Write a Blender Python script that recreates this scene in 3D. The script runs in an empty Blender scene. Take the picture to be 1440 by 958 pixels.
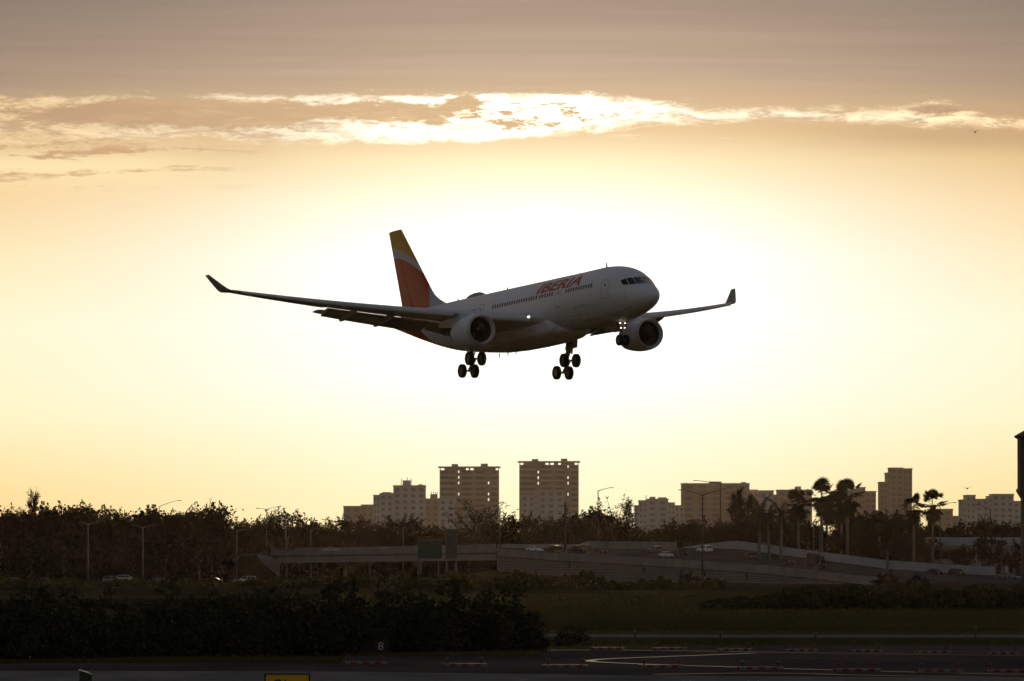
import bpy, bmesh, math, random
import numpy as np
from math import sin, cos, pi, radians
from mathutils import Vector, Matrix, Euler

SC = bpy.context.scene
COL = SC.collection
rnd = random.Random(7)

# ------------------------------------------------------------------ camera
FOC = 9000.0            # focal length in photo pixels (1440 px wide picture, 225 mm lens)
HC = 6.0                # eye height of the photographer
HOR = 782.0             # horizon row
cam_d = bpy.data.cameras.new('camera')
cam_d.sensor_width = 36.0
cam_d.lens = 225.0
cam_d.shift_y = (HOR - 479.0) / 1440.0
cam_d.clip_start = 1.0
cam_d.clip_end = 60000.0
cam = bpy.data.objects.new('camera', cam_d)
cam.location = (0, 0, HC)
cam.rotation_euler = (pi / 2, 0, 0)
COL.objects.link(cam)
SC.camera = cam

def at(px, py, d):
    """point seen at photo pixel (px, py) at distance d"""
    return Vector(((px - 720.0) / FOC * d, d, HC + (HOR - py) / FOC * d))

def gx(px, d):
    return (px - 720.0) / FOC * d

def gz(py, d):
    return HC + (HOR - py) / FOC * d

def gnd(py):
    return HC * FOC / (py - HOR)

# ------------------------------------------------------------------ render settings
SC.render.engine = 'CYCLES'
SC.cycles.use_denoising = True
SC.cycles.max_bounces = 8
SC.cycles.volume_bounces = 0
SC.view_settings.view_transform = 'Standard'
SC.view_settings.look = 'None'
SC.view_settings.exposure = 0.0
SC.view_settings.gamma = 1.0
SC.view_settings.use_curve_mapping = False

SUN_EL = radians(4.4)
SUN_AZ = radians(0.1)

def s2l(c):
    out = []
    for v in c:
        v /= 255.0
        out.append(v / 12.92 if v <= 0.04045 else ((v + 0.055) / 1.055) ** 2.4)
    return tuple(out)

class Nodes:
    """tiny node-maths helper"""
    def __init__(self, tree):
        self.t = tree
    def new(self, kind):
        return self.t.nodes.new(kind)
    def link(self, a, b):
        self.t.links.new(a, b)
    def put(self, sock, v):
        if isinstance(v, bpy.types.NodeSocket):
            self.link(v, sock)
        elif v is not None:
            sock.default_value = v
    def m(self, op, a, b=None, c=None, clamp=False):
        n = self.new('ShaderNodeMath'); n.operation = op; n.use_clamp = clamp
        self.put(n.inputs[0], a)
        if b is not None: self.put(n.inputs[1], b)
        if c is not None: self.put(n.inputs[2], c)
        return n.outputs[0]
    def add(self, a, b): return self.m('ADD', a, b)
    def sub(self, a, b): return self.m('SUBTRACT', a, b)
    def mul(self, a, b): return self.m('MULTIPLY', a, b)
    def div(self, a, b): return self.m('DIVIDE', a, b)
    def step(self, x, lo, hi, a=0.0, b=1.0):
        n = self.new('ShaderNodeMapRange'); n.interpolation_type = 'SMOOTHSTEP'; n.clamp = True
        self.put(n.inputs[0], x)
        for i, v in ((1, lo), (2, hi), (3, a), (4, b)): self.put(n.inputs[i], v)
        return n.outputs[0]
    def gauss(self, x, c, w):
        d = self.div(self.sub(x, c), w)
        return self.m('POWER', 2.71828, self.mul(self.mul(d, d), -1.0))
    def xyz(self, x, y, z=0.0):
        n = self.new('ShaderNodeCombineXYZ')
        for i, v in enumerate((x, y, z)): self.put(n.inputs[i], v)
        return n.outputs[0]
    def noise(self, vec, scale=1.0, detail=5.0, rough=0.55, dist=0.0):
        n = self.new('ShaderNodeTexNoise'); n.noise_dimensions = '3D'
        self.put(n.inputs['Vector'], vec)
        n.inputs['Scale'].default_value = scale; n.inputs['Detail'].default_value = detail
        n.inputs['Roughness'].default_value = rough; n.inputs['Distortion'].default_value = dist
        return n.outputs[0]
    def ramp(self, x, stops):
        n = self.new('ShaderNodeValToRGB'); self.put(n.inputs[0], x)
        e = n.color_ramp.elements
        e[0].position, e[0].color = stops[0][0], (*stops[0][1], 1)
        e[1].position, e[1].color = stops[-1][0], (*stops[-1][1], 1)
        for p, c in stops[1:-1]:
            k = e.new(p); k.color = (*c, 1)
        return n.outputs[0]
    def mix(self, f, a, b):
        n = self.new('ShaderNodeMix'); n.data_type = 'RGBA'; n.clamp_factor = True
        self.put(n.inputs[0], f)
        for s, v in ((n.inputs[6], a), (n.inputs[7], b)):
            if isinstance(v, tuple): v = (*v[:3], 1)
            self.put(s, v)
        return n.outputs[2]
    def vmath(self, op, a, b=None, scale=None):
        n = self.new('ShaderNodeVectorMath'); n.operation = op
        self.put(n.inputs[0], a)
        if b is not None: self.put(n.inputs[1], b)
        if scale is not None: self.put(n.inputs['Scale'], scale)
        return n.outputs[0]

# ------------------------------------------------------------------ world: nishita sky + sunset cloud bank in the west
W = bpy.data.worlds.new('World'); SC.world = W; W.use_nodes = True
wt = W.node_tree; wt.nodes.clear(); N = Nodes(wt)
BG = 0.10
EAST = 1.12             # level of the clear sky away from the sunset
tc = N.new('ShaderNodeTexCoord')
sep = N.new('ShaderNodeSeparateXYZ'); N.link(tc.outputs['Generated'], sep.inputs[0])
dx, dy, dz = sep.outputs
dyc = N.m('MAXIMUM', dy, 0.05)
U = N.div(N.add(N.mul(N.div(dx, dyc), FOC), 720.0), 1440.0)
V = N.div(N.sub(HOR, N.mul(N.div(dz, dyc), FOC)), 958.0)
sky = N.new('ShaderNodeTexSky'); sky.sky_type = 'NISHITA'; sky.sun_disc = False
sky.sun_elevation = SUN_EL; sky.sun_rotation = SUN_AZ
sky.air_density = 1.0; sky.dust_density = 1.5; sky.ozone_density = 1.0
edge = N.ramp(V, [(0.0, s2l((134, 119, 107))), (0.12, s2l((165, 142, 121))), (0.20, s2l((212, 172, 122))), (0.29, s2l((249, 207, 146))),
                  (0.38, s2l((255, 232, 172))), (0.48, s2l((255, 247, 202))), (0.61, s2l((255, 242, 190))), (0.72, s2l((254, 217, 146))), (0.82, s2l((246, 196, 124)))])
cent = N.ramp(V, [(0.0, s2l((172, 150, 132))), (0.10, s2l((198, 172, 147))), (0.19, s2l((236, 200, 150))), (0.235, s2l((255, 234, 186))), (0.30, s2l((255, 250, 225))),
                  (0.38, s2l((255, 255, 250))), (0.56, s2l((255, 255, 246))), (0.66, s2l((255, 252, 220))), (0.74, s2l((255, 246, 200))), (0.82, s2l((255, 236, 178)))])
base = N.mix(N.gauss(U, 0.53, 0.42), edge, cent)
P3 = N.xyz(N.mul(U, 5.0), N.mul(V, 18.0), 0.3)
n1 = N.noise(P3, 1.6, 7.0, 0.6, 0.4)
n2 = N.noise(N.xyz(N.mul(U, 9.0), N.mul(V, 30.0), 4.1), 1.2, 8.0, 0.62, 0.6)
n3 = N.noise(N.xyz(N.mul(U, 3.0), N.mul(V, 26.0), 8.7), 1.5, 6.0, 0.6, 0.3)
n4 = N.noise(N.xyz(N.mul(U, 1.6), N.mul(V, 34.0), 2.2), 1.4, 7.0, 0.55, 0.8)
# dull high deck with faint streaks
deckmod = N.step(n4, 0.25, 0.75, 0.95, 1.05)
inDeck = N.step(V, 0.10, 0.24, 1.0, 0.0)
base = N.mix(inDeck, base, N.vmath('SCALE', base, scale=deckmod))
dull = N.mul(N.mul(N.gauss(V, 0.228, 0.022), N.step(U, 0.10, 0.32, 1.0, 0.0)), 0.75)
base = N.mix(dull, base, s2l((200, 160, 120)))
dullr = N.mul(N.mul(N.gauss(V, 0.200, 0.020), N.step(U, 0.72, 0.95, 0.0, 1.0)), 0.5)
base = N.mix(dullr, base, s2l((196, 160, 124)))
# the bright rift below the deck
n5 = N.noise(N.xyz(N.mul(U, 30.0), N.mul(V, 62.0), 9.3), 1.0, 7.0, 0.66, 0.5)
n7 = N.noise(N.xyz(N.mul(U, 52.0), N.mul(V, 120.0), 5.5), 1.0, 6.0, 0.68, 0.3)
fine = N.mul(N.sub(n7, 0.5), 0.022)
bump = N.add(N.mul(N.gauss(U, 0.53, 0.07), -0.003), N.mul(N.gauss(U, 0.915, 0.045), -0.026))
calm = N.step(U, 0.52, 0.72, 1.0, 0.42)
yb = N.add(N.add(N.add(0.139, N.add(N.step(U, 0.56, 0.70, 0.0, 0.020), N.step(U, 0.80, 0.92, 0.0, 0.016))), N.mul(N.add(N.mul(N.sub(n2, 0.5), 0.050), N.mul(N.sub(n5, 0.5), 0.034)), calm)), bump)
yl = N.add(N.add(N.add(0.206, N.step(U, 0.45, 0.68, 0.0, -0.030)), N.step(U, 0.80, 0.92, 0.0, 0.012)), N.mul(N.add(N.mul(N.sub(n1, 0.5), 0.040), N.mul(N.sub(n5, 0.5), 0.034)), calm))
yb = N.add(yb, fine); yl = N.add(yl, fine)
rift = N.mul(N.step(N.sub(V, yb), -0.005, 0.013), N.step(N.sub(V, yl), -0.009, 0.007, 1.0, 0.0))
hot = N.mul(N.add(N.add(N.mul(N.gauss(U, 0.50, 0.14), 1.3), N.step(U, 0.5, 0.6, 0.0, 0.30)), 0.95), N.step(n5, 0.30, 0.62, 0.86, 1.06))
riftcol = N.mix(N.gauss(U, 0.52, 0.40), s2l((255, 214, 152)), (1.0, 0.93, 0.74))
riftcol = N.vmath('SCALE', riftcol, scale=hot)
# grey clouds floating inside the rift on the left, small ones on the right
gcl = N.mul(N.mul(N.gauss(V, 0.166, 0.023), N.gauss(U, 0.19, 0.20)), 1.15)
gcr = N.mul(N.mul(N.gauss(V, 0.161, 0.009), N.gauss(U, 0.915, 0.035)), 1.0)
gcm = N.add(N.mul(N.mul(N.gauss(V, 0.148, 0.012), N.gauss(U, 0.455, 0.022)), 1.0), N.add(N.mul(N.mul(N.gauss(V, 0.166, 0.014), N.gauss(U, 0.400, 0.06)), 0.62), N.mul(N.mul(N.gauss(V, 0.172, 0.030), N.gauss(U, 0.52, 0.09)), N.step(n7, 0.44, 0.66, 0.1, 0.85))))
gcsum = N.add(N.add(gcl, gcr), gcm)
gmask = N.step(N.add(gcsum, N.add(N.mul(N.sub(n2, 0.5), 1.2), N.add(N.mul(N.sub(n5, 0.5), 1.2), N.mul(N.sub(n7, 0.5), 1.0)))), 0.27, 0.72)
greyc = N.mix(N.gauss(U, 0.45, 0.3), s2l((196, 160, 126)), s2l((222, 186, 142)))
riftcol = N.mix(gmask, riftcol, greyc)
n6 = N.noise(N.xyz(N.mul(U, 16.0), N.mul(V, 52.0), 1.7), 1.0, 9.0, 0.70, 0.9)
riftcol = N.mix(N.mul(N.step(N.add(n6, N.mul(N.sub(n7, 0.5), 0.5)), 0.45, 0.64), N.step(N.m('ABSOLUTE', N.sub(U, 0.5)), 0.02, 0.22, 0.55, 0.80)), riftcol, greyc)
riftcol = N.vmath('SCALE', riftcol, scale=N.step(n6, 0.25, 0.55, 1.12, 0.94))
out = N.mix(rift, base, riftcol)
# wisps under it on the left
wz = N.mul(N.gauss(V, 0.245, 0.034), N.step(U, 0.12, 0.30, 1.0, 0.0))
wm = N.mul(N.step(N.add(n3, N.add(N.mul(N.sub(n5, 0.5), 0.4), N.mul(N.sub(n7, 0.5), 0.3))), 0.38, 0.50), wz)
out = N.mix(N.mul(wm, 0.95), out, s2l((255, 230, 178)))
out = N.mix(N.mul(N.mul(N.step(N.add(n3, N.mul(N.sub(n7, 0.5), 0.3)), 0.48, 0.38), wz), 0.7), out, s2l((204, 164, 122)))
# stray lit cloud scraps right of the rift
for (u, v, a, b) in ((0.613, 0.2005, 0.016, 0.0030), (0.713, 0.2005, 0.012, 0.0026), (0.668, 0.141, 0.010, 0.0035)):
    g = N.mul(N.gauss(U, u, a), N.gauss(V, v, b))
    out = N.mix(N.mul(N.mul(g, N.step(n6, 0.46, 0.58)), 0.9), out, (1.0, 0.88, 0.62))
# glow of the hidden sun
glow = N.mul(N.gauss(U, 0.53, 0.235), N.gauss(V, 0.42, 0.16))
out = N.vmath('ADD', out, N.vmath('SCALE', N.xyz(1.0, 0.95, 0.80), scale=N.mul(glow, 0.42)))
east = N.vmath('MULTIPLY', sky.outputs[0], N.xyz(EAST * 1.13, EAST * 0.97, EAST * 1.00))
front = N.step(dy, 0.72, 0.95)
west = N.vmath('SCALE', out, scale=1.0 / BG)
col = N.mix(front, east, west)
bg = N.new('ShaderNodeBackground'); N.link(col, bg.inputs[0]); bg.inputs[1].default_value = BG
wo = N.new('ShaderNodeOutputWorld'); N.link(bg.outputs[0], wo.inputs[0])

# ------------------------------------------------------------------ sun, low in the west behind the cloud rift
sd = bpy.data.lights.new('sun', 'SUN'); sd.energy = 0.6; sd.color = (1.0, 0.80, 0.52); sd.angle = radians(0.5)
so = bpy.data.objects.new('sun', sd); COL.objects.link(so)
sdir = Vector((sin(SUN_AZ) * cos(SUN_EL), cos(SUN_AZ) * cos(SUN_EL), sin(SUN_EL)))
so.rotation_euler = sdir.to_track_quat('Z', 'Y').to_euler()
so.location = (0, 500, 300)

# ------------------------------------------------------------------ tags and mesh building
def tag(o, label=None, cat=None, group=None, kind=None):
    if label: o['label'] = label
    if cat: o['category'] = cat
    if group: o['group'] = group
    if kind: o['kind'] = kind
    return o

def empty(name, loc=(0, 0, 0), rz=0.0, label=None, cat=None, group=None):
    o = bpy.data.objects.new(name, None); COL.objects.link(o)
    o.empty_display_size = 0.5
    o.location = loc; o.rotation_euler = (0, 0, rz)
    return tag(o, label, cat, group)

KIDS = {}
def adopt(o, parent):
    o.parent = parent
    KIDS.setdefault(parent.name, []).append(o)

class MB:
    def __init__(self):
        self.v = []; self.f = []
    def quad(self, *pts):
        n = len(self.v); self.v += [tuple(p) for p in pts]; self.f.append(tuple(range(n, n + len(pts))))
    def box(self, x0, x1, y0, y1, z0, z1):
        n = len(self.v)
        self.v += [(x0, y0, z0), (x1, y0, z0), (x1, y1, z0), (x0, y1, z0), (x0, y0, z1), (x1, y0, z1), (x1, y1, z1), (x0, y1, z1)]
        self.f += [tuple(n + i for i in q) for q in ((0, 3, 2, 1), (4, 5, 6, 7), (0, 1, 5, 4), (1, 2, 6, 5), (2, 3, 7, 6), (3, 0, 4, 7))]
    def hexa(self, p):
        n = len(self.v); self.v += [tuple(q) for q in p]
        self.f += [tuple(n + i for i in q) for q in ((0, 3, 2, 1), (4, 5, 6, 7), (0, 1, 5, 4), (1, 2, 6, 5), (2, 3, 7, 6), (3, 0, 4, 7))]
    def loft(self, rings, cap0=True, cap1=True, closed=True):
        k = len(rings[0]); n = len(self.v)
        for r in rings: self.v += [tuple(p) for p in r]
        for i in range(len(rings) - 1):
            for j in range(k if closed else k - 1):
                a = n + i * k + j; b = n + i * k + (j + 1) % k
                self.f.append((a, b, b + k, a + k))
        if cap0: self.f.append(tuple(n + j for j in range(k))[::-1])
        if cap1: self.f.append(tuple(n + (len(rings) - 1) * k + j for j in range(k)))
    def tube(self, pts, rad, k=8, cap=True):
        pts = [Vector(p) for p in pts]
        if not isinstance(rad, (list, tuple)): rad = [rad] * len(pts)
        rings = []; up = None
        for i, p in enumerate(pts):
            t = (pts[min(i + 1, len(pts) - 1)] - pts[max(i - 1, 0)]).normalized()
            if up is None:
                up = Vector((0, 0, 1)) if abs(t.z) < 0.9 else Vector((1, 0, 0))
            a = t.cross(up).normalized(); b = t.cross(a).normalized()
            up = -b if b.dot(up) < 0 else b
            rings.append([p + (a * cos(2 * pi * j / k) + b * sin(2 * pi * j / k)) * rad[i] for j in range(k)])
        self.loft(rings, cap, cap)
    def lathe(self, prof, axis='x', k=24, o=(0, 0, 0), cap0=False, cap1=False):
        rings = []
        for (t, r) in prof:
            ring = []
            for j in range(k):
                a = 2 * pi * j / k
                if axis == 'x': p = (o[0] + t, o[1] + r * cos(a), o[2] + r * sin(a))
                elif axis == 'y': p = (o[0] + r * cos(a), o[1] + t, o[2] + r * sin(a))
                else: p = (o[0] + r * cos(a), o[1] + r * sin(a), o[2] + t)
                ring.append(p)
            rings.append(ring)
        self.loft(rings, cap0, cap1)
    def build(self, name, mat, parent=None, smooth=False, fix=True, auto=None):
        me = bpy.data.meshes.new(name)
        me.from_pydata(self.v, [], self.f); me.update()
        if fix:
            bm = bmesh.new(); bm.from_mesh(me)
            bmesh.ops.recalc_face_normals(bm, faces=bm.faces); bm.to_mesh(me); bm.free()
        if smooth:
            me.shade_smooth()
            if auto: me.set_sharp_from_angle(angle=radians(auto))
        for mm in (mat if isinstance(mat, (list, tuple)) else [mat]): me.materials.append(mm)
        o = bpy.data.objects.new(name, me); COL.objects.link(o)
        if parent is not None: adopt(o, parent)
        return o

def copy_tree(o, parent=None):
    c = o.copy(); COL.objects.link(c)
    if parent is not None: adopt(c, parent)
    for ch in KIDS.get(o.name, []): copy_tree(ch, c)
    return c

# ------------------------------------------------------------------ materials
def mat(name, colr, rough=0.6, spec=0.2, metal=0.0, var=0.0, vscale=1.0, emit=None, es=0.0, coat=0.0, col2=None, stretch=None):
    m = bpy.data.materials.new(name); m.use_nodes = True
    t = m.node_tree; b = t.nodes['Principled BSDF']; n = Nodes(t)
    b.inputs['Base Color'].default_value = (*colr, 1)
    b.inputs['Roughness'].default_value = rough
    b.inputs['Specular IOR Level'].default_value = spec
    b.inputs['Metallic'].default_value = metal
    if coat: b.inputs['Coat Weight'].default_value = coat
    if var or col2:
        c = n.new('ShaderNodeTexCoord').outputs['Object']
        if stretch: c = n.vmath('MULTIPLY', c, n.xyz(*stretch))
        f = n.noise(c, vscale, 6.0, 0.62)
        f = n.step(f, 0.30, 0.70)
        lo = tuple(v * (1 - var) for v in colr); hi = col2 if col2 else tuple(min(1, v * (1 + var)) for v in colr)
        n.link(n.mix(f, lo, hi), b.inputs['Base Color'])
    if emit:
        b.inputs['Emission Color'].default_value = (*emit, 1); b.inputs['Emission Strength'].default_value = es
    return m

M = {}
M['asphalt'] = mat('asphalt', (0.080, 0.065, 0.058), 0.95, 0.0, var=0.40, vscale=0.10, stretch=(0.5, 0.22, 1), col2=(0.105, 0.078, 0.070))
M['concrete_pavement'] = mat('concrete_pavement', (0.165, 0.145, 0.132), 0.95, 0.0, var=0.2, vscale=0.2, stretch=(1, 0.2, 1))
M['old_asphalt'] = mat('old_asphalt', (0.12, 0.115, 0.115), 0.95, 0.0, var=0.2, vscale=0.05)
M['road_asphalt'] = mat('road_asphalt', (0.065, 0.062, 0.062), 1.0, 0.0, var=0.25, vscale=0.08)
M['grass'] = mat('grass', (0.082, 0.066, 0.020), 1.0, 0.0, var=0.4, vscale=0.02, col2=(0.094, 0.082, 0.028), stretch=(0.35, 0.1, 1))
M['dry_grass'] = mat('dry_grass', (0.085, 0.060, 0.032), 1.0, 0.0, var=0.35, vscale=0.03, col2=(0.062, 0.058, 0.026), stretch=(0.3, 0.12, 1))
M['bank'] = mat('bank_earth', (0.036, 0.033, 0.013), 1.0, 0.0, var=0.4, vscale=0.3)
M['dark_earth'] = mat('dark_earth', (0.020, 0.018, 0.010), 1.0, 0.0, var=0.4, vscale=0.3)
M['scrub_leaf'] = mat('scrub_leaf', (0.040, 0.039, 0.015), 0.95, 0.0, var=0.4, vscale=0.25)
M['soil'] = mat('soil', (0.035, 0.033, 0.018), 1.0, 0.0, var=0.4, vscale=0.01)
M['line_paint'] = mat('line_paint', (0.19, 0.115, 0.055), 0.8, 0.05, var=0.25, vscale=0.8)
M['leaf'] = mat('leaf', (0.028, 0.027, 0.012), 0.9, 0.03, var=0.45, vscale=0.35)
M['leaf_far'] = mat('leaf_far', (0.017, 0.016, 0.009), 0.95, 0.0, var=0.4, vscale=0.2)
M['frond'] = mat('frond', (0.026, 0.027, 0.013), 0.9, 0.03, var=0.35, vscale=0.5)
M['bark'] = mat('bark', (0.10, 0.075, 0.055), 0.95, 0.0, var=0.3, vscale=2.0)
M['pale_trunk'] = mat('pale_trunk', (0.13, 0.11, 0.10), 0.95, 0.0, var=0.2, vscale=2.0)
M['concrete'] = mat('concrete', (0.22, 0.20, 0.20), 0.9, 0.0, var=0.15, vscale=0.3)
M['white_wall'] = mat('white_wall', (0.36, 0.35, 0.37), 0.9, 0.0, var=0.08, vscale=0.15)
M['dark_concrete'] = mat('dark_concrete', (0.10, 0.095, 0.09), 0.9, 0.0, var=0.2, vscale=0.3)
M['galv'] = mat('galvanised_steel', (0.14, 0.13, 0.135), 0.6, 0.1, 0.2)
M['dark_metal'] = mat('dark_metal', (0.03, 0.03, 0.032), 0.5, 0.2)
M['wood_pole'] = mat('wood_pole', (0.10, 0.075, 0.055), 0.9, 0.0, var=0.2, vscale=3)
M['sign_green'] = mat('sign_green', (0.005, 0.040, 0.034), 0.6, 0.1)
M['sign_dark'] = mat('sign_dark', (0.05, 0.055, 0.06), 0.6, 0.1, var=0.2, vscale=1)
M['tower_wall'] = mat('tower_wall', (0.60, 0.43, 0.31), 0.9, 0.0, var=0.08, vscale=0.08)
M['tower_pale'] = mat('tower_pale', (0.66, 0.54, 0.46), 0.9, 0.0, var=0.08, vscale=0.08)
M['tower_tan'] = mat('tower_tan', (0.58, 0.41, 0.29), 0.9, 0.0, var=0.08, vscale=0.08)
M['slab'] = mat('slab', (0.66, 0.50, 0.38), 0.9, 0.0)
M['far_glass'] = mat('far_glass', (0.42, 0.31, 0.235), 0.5, 0.1)
M['roof_dark'] = mat('roof_dark', (0.12, 0.09, 0.075), 0.9, 0.0)
M['edge_tower'] = mat('edge_tower', (0.045, 0.04, 0.045), 0.8, 0.05, var=0.2, vscale=0.3)
M['tyre'] = mat('tyre', (0.022, 0.020, 0.019), 0.85, 0.1)
M['hub'] = mat('hub', (0.12, 0.09, 0.07), 0.5, 0.3, 0.3)
M['car_glass'] = mat('car_glass', (0.01, 0.01, 0.012), 0.32, 0.12)
for k, c in dict(white=(0.72, 0.72, 0.74), black=(0.012, 0.012, 0.013), red=(0.16, 0.02, 0.018), grey=(0.14, 0.14, 0.15), silver=(0.42, 0.42, 0.44), maroon=(0.07, 0.02, 0.022)).items():
    M['car_' + k] = mat('car_paint_' + k, c, 0.5, 0.3 if k in ('white', 'silver') else 0.12)
M['head_lamp'] = mat('head_lamp', (0.7, 0.7, 0.7), 0.2, 0.5)
M['tail_lamp'] = mat('tail_lamp', (0.25, 0.01, 0.01), 0.3, 0.5)
M['lens_red'] = mat('lens_red', (0.14, 0.018, 0.012), 0.25, 0.5)
M['sign_yellow'] = mat('sign_yellow', (0.60, 0.33, 0.01), 0.6, 0.2)
M['sign_black'] = mat('sign_black', (0.012, 0.012, 0.012), 0.6, 0.2)
M['sign_white'] = mat('sign_white', (0.33, 0.31, 0.30), 0.6, 0.2)
# ================================================================== the airliner
# local frame: x forward (28 - station), y to port, z up
def SL(s, st, z): return (28.0 - s, -st, z)

M['ac_glass'] = mat('cockpit_glass', (0.02, 0.014, 0.012), 0.15, 0.5)
M['cabin_glass'] = mat('cabin_glass', (0.035, 0.030, 0.030), 0.4, 0.2)
M['ac_grey'] = mat('wing_grey', (0.56, 0.54, 0.57), 0.5, 0.2, var=0.06, vscale=0.4)
M['ac_dark'] = mat('flap_grey', (0.30, 0.27, 0.25), 0.6, 0.12, var=0.08, vscale=0.5)
M['ac_white'] = mat('nacelle_white', (0.66, 0.66, 0.70), 0.45, 0.25, var=0.05, vscale=0.6)
M['lip_metal'] = mat('lip_metal', (0.45, 0.43, 0.42), 0.35, 0.4, 0.5)
M['inlet'] = mat('inlet_liner', (0.10, 0.085, 0.07), 0.7, 0.1)
M['blade'] = mat('fan_blade', (0.07, 0.06, 0.05), 0.5, 0.3, 0.4)
M['gear_metal'] = mat('gear_metal', (0.16, 0.13, 0.11), 0.6, 0.2)
M['ac_seam'] = mat('seam_grey', (0.16, 0.15, 0.16), 0.7, 0.1)
M['logo_red'] = mat('logo_red', (0.46, 0.075, 0.055), 0.5, 0.2)
M['lamp_lit'] = mat('lit_lamp', (0.9, 0.9, 0.85), 0.3, 0.2, emit=(1.0, 0.93, 0.78), es=3.0)
M['lamp_dim'] = mat('lit_lamp_small', (0.9, 0.9, 0.85), 0.3, 0.2, emit=(1.0, 0.88, 0.7), es=2.6)

def skin(name, kind):
    m = mat(name, (0.6, 0.6, 0.62), 0.42, 0.25)
    t = m.node_tree; n = Nodes(t); b = t.nodes['Principled BSDF']
    sp = n.new('ShaderNodeSeparateXYZ'); n.link(n.new('ShaderNodeTexCoord').outputs['Object'], sp.inputs[0])
    x, y, z = sp.outputs
    s = n.sub(28.0, x)
    white = (0.70, 0.685, 0.72); red = (0.44, 0.040, 0.020); yel = (0.58, 0.31, 0.016); gry = (0.46, 0.44, 0.48)
    if kind == 'fin':
        d1 = n.sub(57.3, s); up = n.sub(9.95, n.mul(d1, n.add(0.165, n.mul(d1, 0.0356))))
        d2 = n.sub(56.8, s); lo = n.sub(8.74, n.mul(d2, n.add(0.057, n.mul(d2, 0.0415))))
        c = n.mix(n.step(n.sub(z, lo), -0.03, 0.03), red, gry)
        c = n.mix(n.step(n.sub(z, up), -0.03, 0.03), c, yel)
        # pale swoosh along the foot of the leading edge
        e = n.sub(n.add(47.6, n.mul(n.sub(z, 2.7), 0.50)), s)
        c = n.mix(n.step(e, -0.05, 0.05), c, gry)
    else:
        f = n.noise(n.xyz(n.mul(x, 0.5), n.mul(y, 1.5), n.mul(z, 1.5)), 1.0, 4.0)
        w = n.mix(f, tuple(v * 0.93 for v in white), white)
        k = n.sub(s, n.add(46.3, n.mul(z, 1.1)))
        c = n.mix(n.step(k, -0.05, 0.05), w, red)
        k2 = n.sub(s, n.add(54.4, n.mul(z, 0.6)))
        c = n.mix(n.step(k2, -0.05, 0.05), c, yel)
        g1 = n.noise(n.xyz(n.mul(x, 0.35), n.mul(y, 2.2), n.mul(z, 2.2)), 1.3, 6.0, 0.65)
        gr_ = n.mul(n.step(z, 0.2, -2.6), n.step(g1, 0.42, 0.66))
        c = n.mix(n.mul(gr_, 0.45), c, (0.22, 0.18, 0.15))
        lap = n.m('ABSOLUTE', n.sub(n.m('FRACT', n.div(n.add(z, 5.0), 1.15)), 0.5))
        c = n.mix(n.step(lap, 0.008, 0.016, 0.22, 0.0), c, (0.2, 0.2, 0.2))
        seam = n.m('ABSOLUTE', n.sub(n.m('FRACT', n.div(s, 5.3)), 0.5))
        c = n.mix(n.step(seam, 0.003, 0.006, 0.35, 0.0), c, (0.2, 0.2, 0.2))
    n.link(c, b.inputs['Base Color'])
    return m
M['fus_skin'] = skin('fuselage_paint', 'fus')
M['fin_skin'] = skin('fin_paint', 'fin')

FUS = np.array([
    # s, top, bottom, half width
    (0.00, -0.78, -0.82, 0.02), (0.08, -0.50, -1.06, 0.30), (0.30, -0.22, -1.32, 0.60), (0.70, 0.10, -1.58, 0.95), (1.20, 0.36, -1.80, 1.25),
    (1.80, 0.64, -2.00, 1.53), (2.40, 0.98, -2.18, 1.77), (3.10, 1.46, -2.34, 2.01), (3.9, 1.92, -2.48, 2.25), (5.0, 2.34, -2.62, 2.48),
    (6.2, 2.59, -2.72, 2.64), (7.5, 2.74, -2.79, 2.75), (9.0, 2.82, -2.82, 2.82), (15, 2.82, -2.82, 2.82), (26, 2.82, -2.82, 2.82), (36.5, 2.82, -2.82, 2.82),
    (38.5, 2.82, -2.76, 2.82), (41, 2.82, -2.48, 2.78), (44, 2.81, -1.92, 2.63), (47, 2.78, -1.22, 2.36), (50, 2.70, -0.46, 1.98),
    (53, 2.56, 0.34, 1.48), (55.5, 2.36, 1.00, 0.98), (57.3, 2.12, 1.44, 0.50), (58.2, 1.98, 1.62, 0.22), (58.5, 1.86, 1.72, 0.06)])

def fus_at(s):
    # monotone cubic through the stations
    i = int(np.clip(np.searchsorted(FUS[:, 0], s) - 1, 0, len(FUS) - 2))
    x0, x1 = FUS[i, 0], FUS[i + 1, 0]; h = x1 - x0; t = (s - x0) / h
    out = []
    for c in (1, 2, 3):
        def slope(k):
            if k <= 0 or k >= len(FUS) - 1:
                j = 0 if k <= 0 else len(FUS) - 2
                return (FUS[j + 1, c] - FUS[j, c]) / (FUS[j + 1, 0] - FUS[j, 0])
            a = (FUS[k, c] - FUS[k - 1, c]) / (FUS[k, 0] - FUS[k - 1, 0]); b = (FUS[k + 1, c] - FUS[k, c]) / (FUS[k + 1, 0] - FUS[k, 0])
            return 0.0 if a * b <= 0 else 2 * a * b / (a + b)
        m0, m1 = slope(i), slope(i + 1)
        y0, y1 = FUS[i, c], FUS[i + 1, c]
        out.append((2 * t**3 - 3 * t**2 + 1) * y0 + (t**3 - 2 * t**2 + t) * h * m0 + (-2 * t**3 + 3 * t**2) * y1 + (t**3 - t**2) * h * m1)
    return out

def fus_pt(s, th, off=0.0, side=1):
    zt, zb, w = fus_at(s); zc = (zt + zb) / 2; h = (zt - zb) / 2
    y = w * cos(th); z = zc + h * sin(th)
    n = Vector((0, cos(th) / max(w, 0.01), sin(th) / max(h, 0.01))).normalized()
    return SL(s, side * (y + off * n.y), z + off * n.z)

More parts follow.
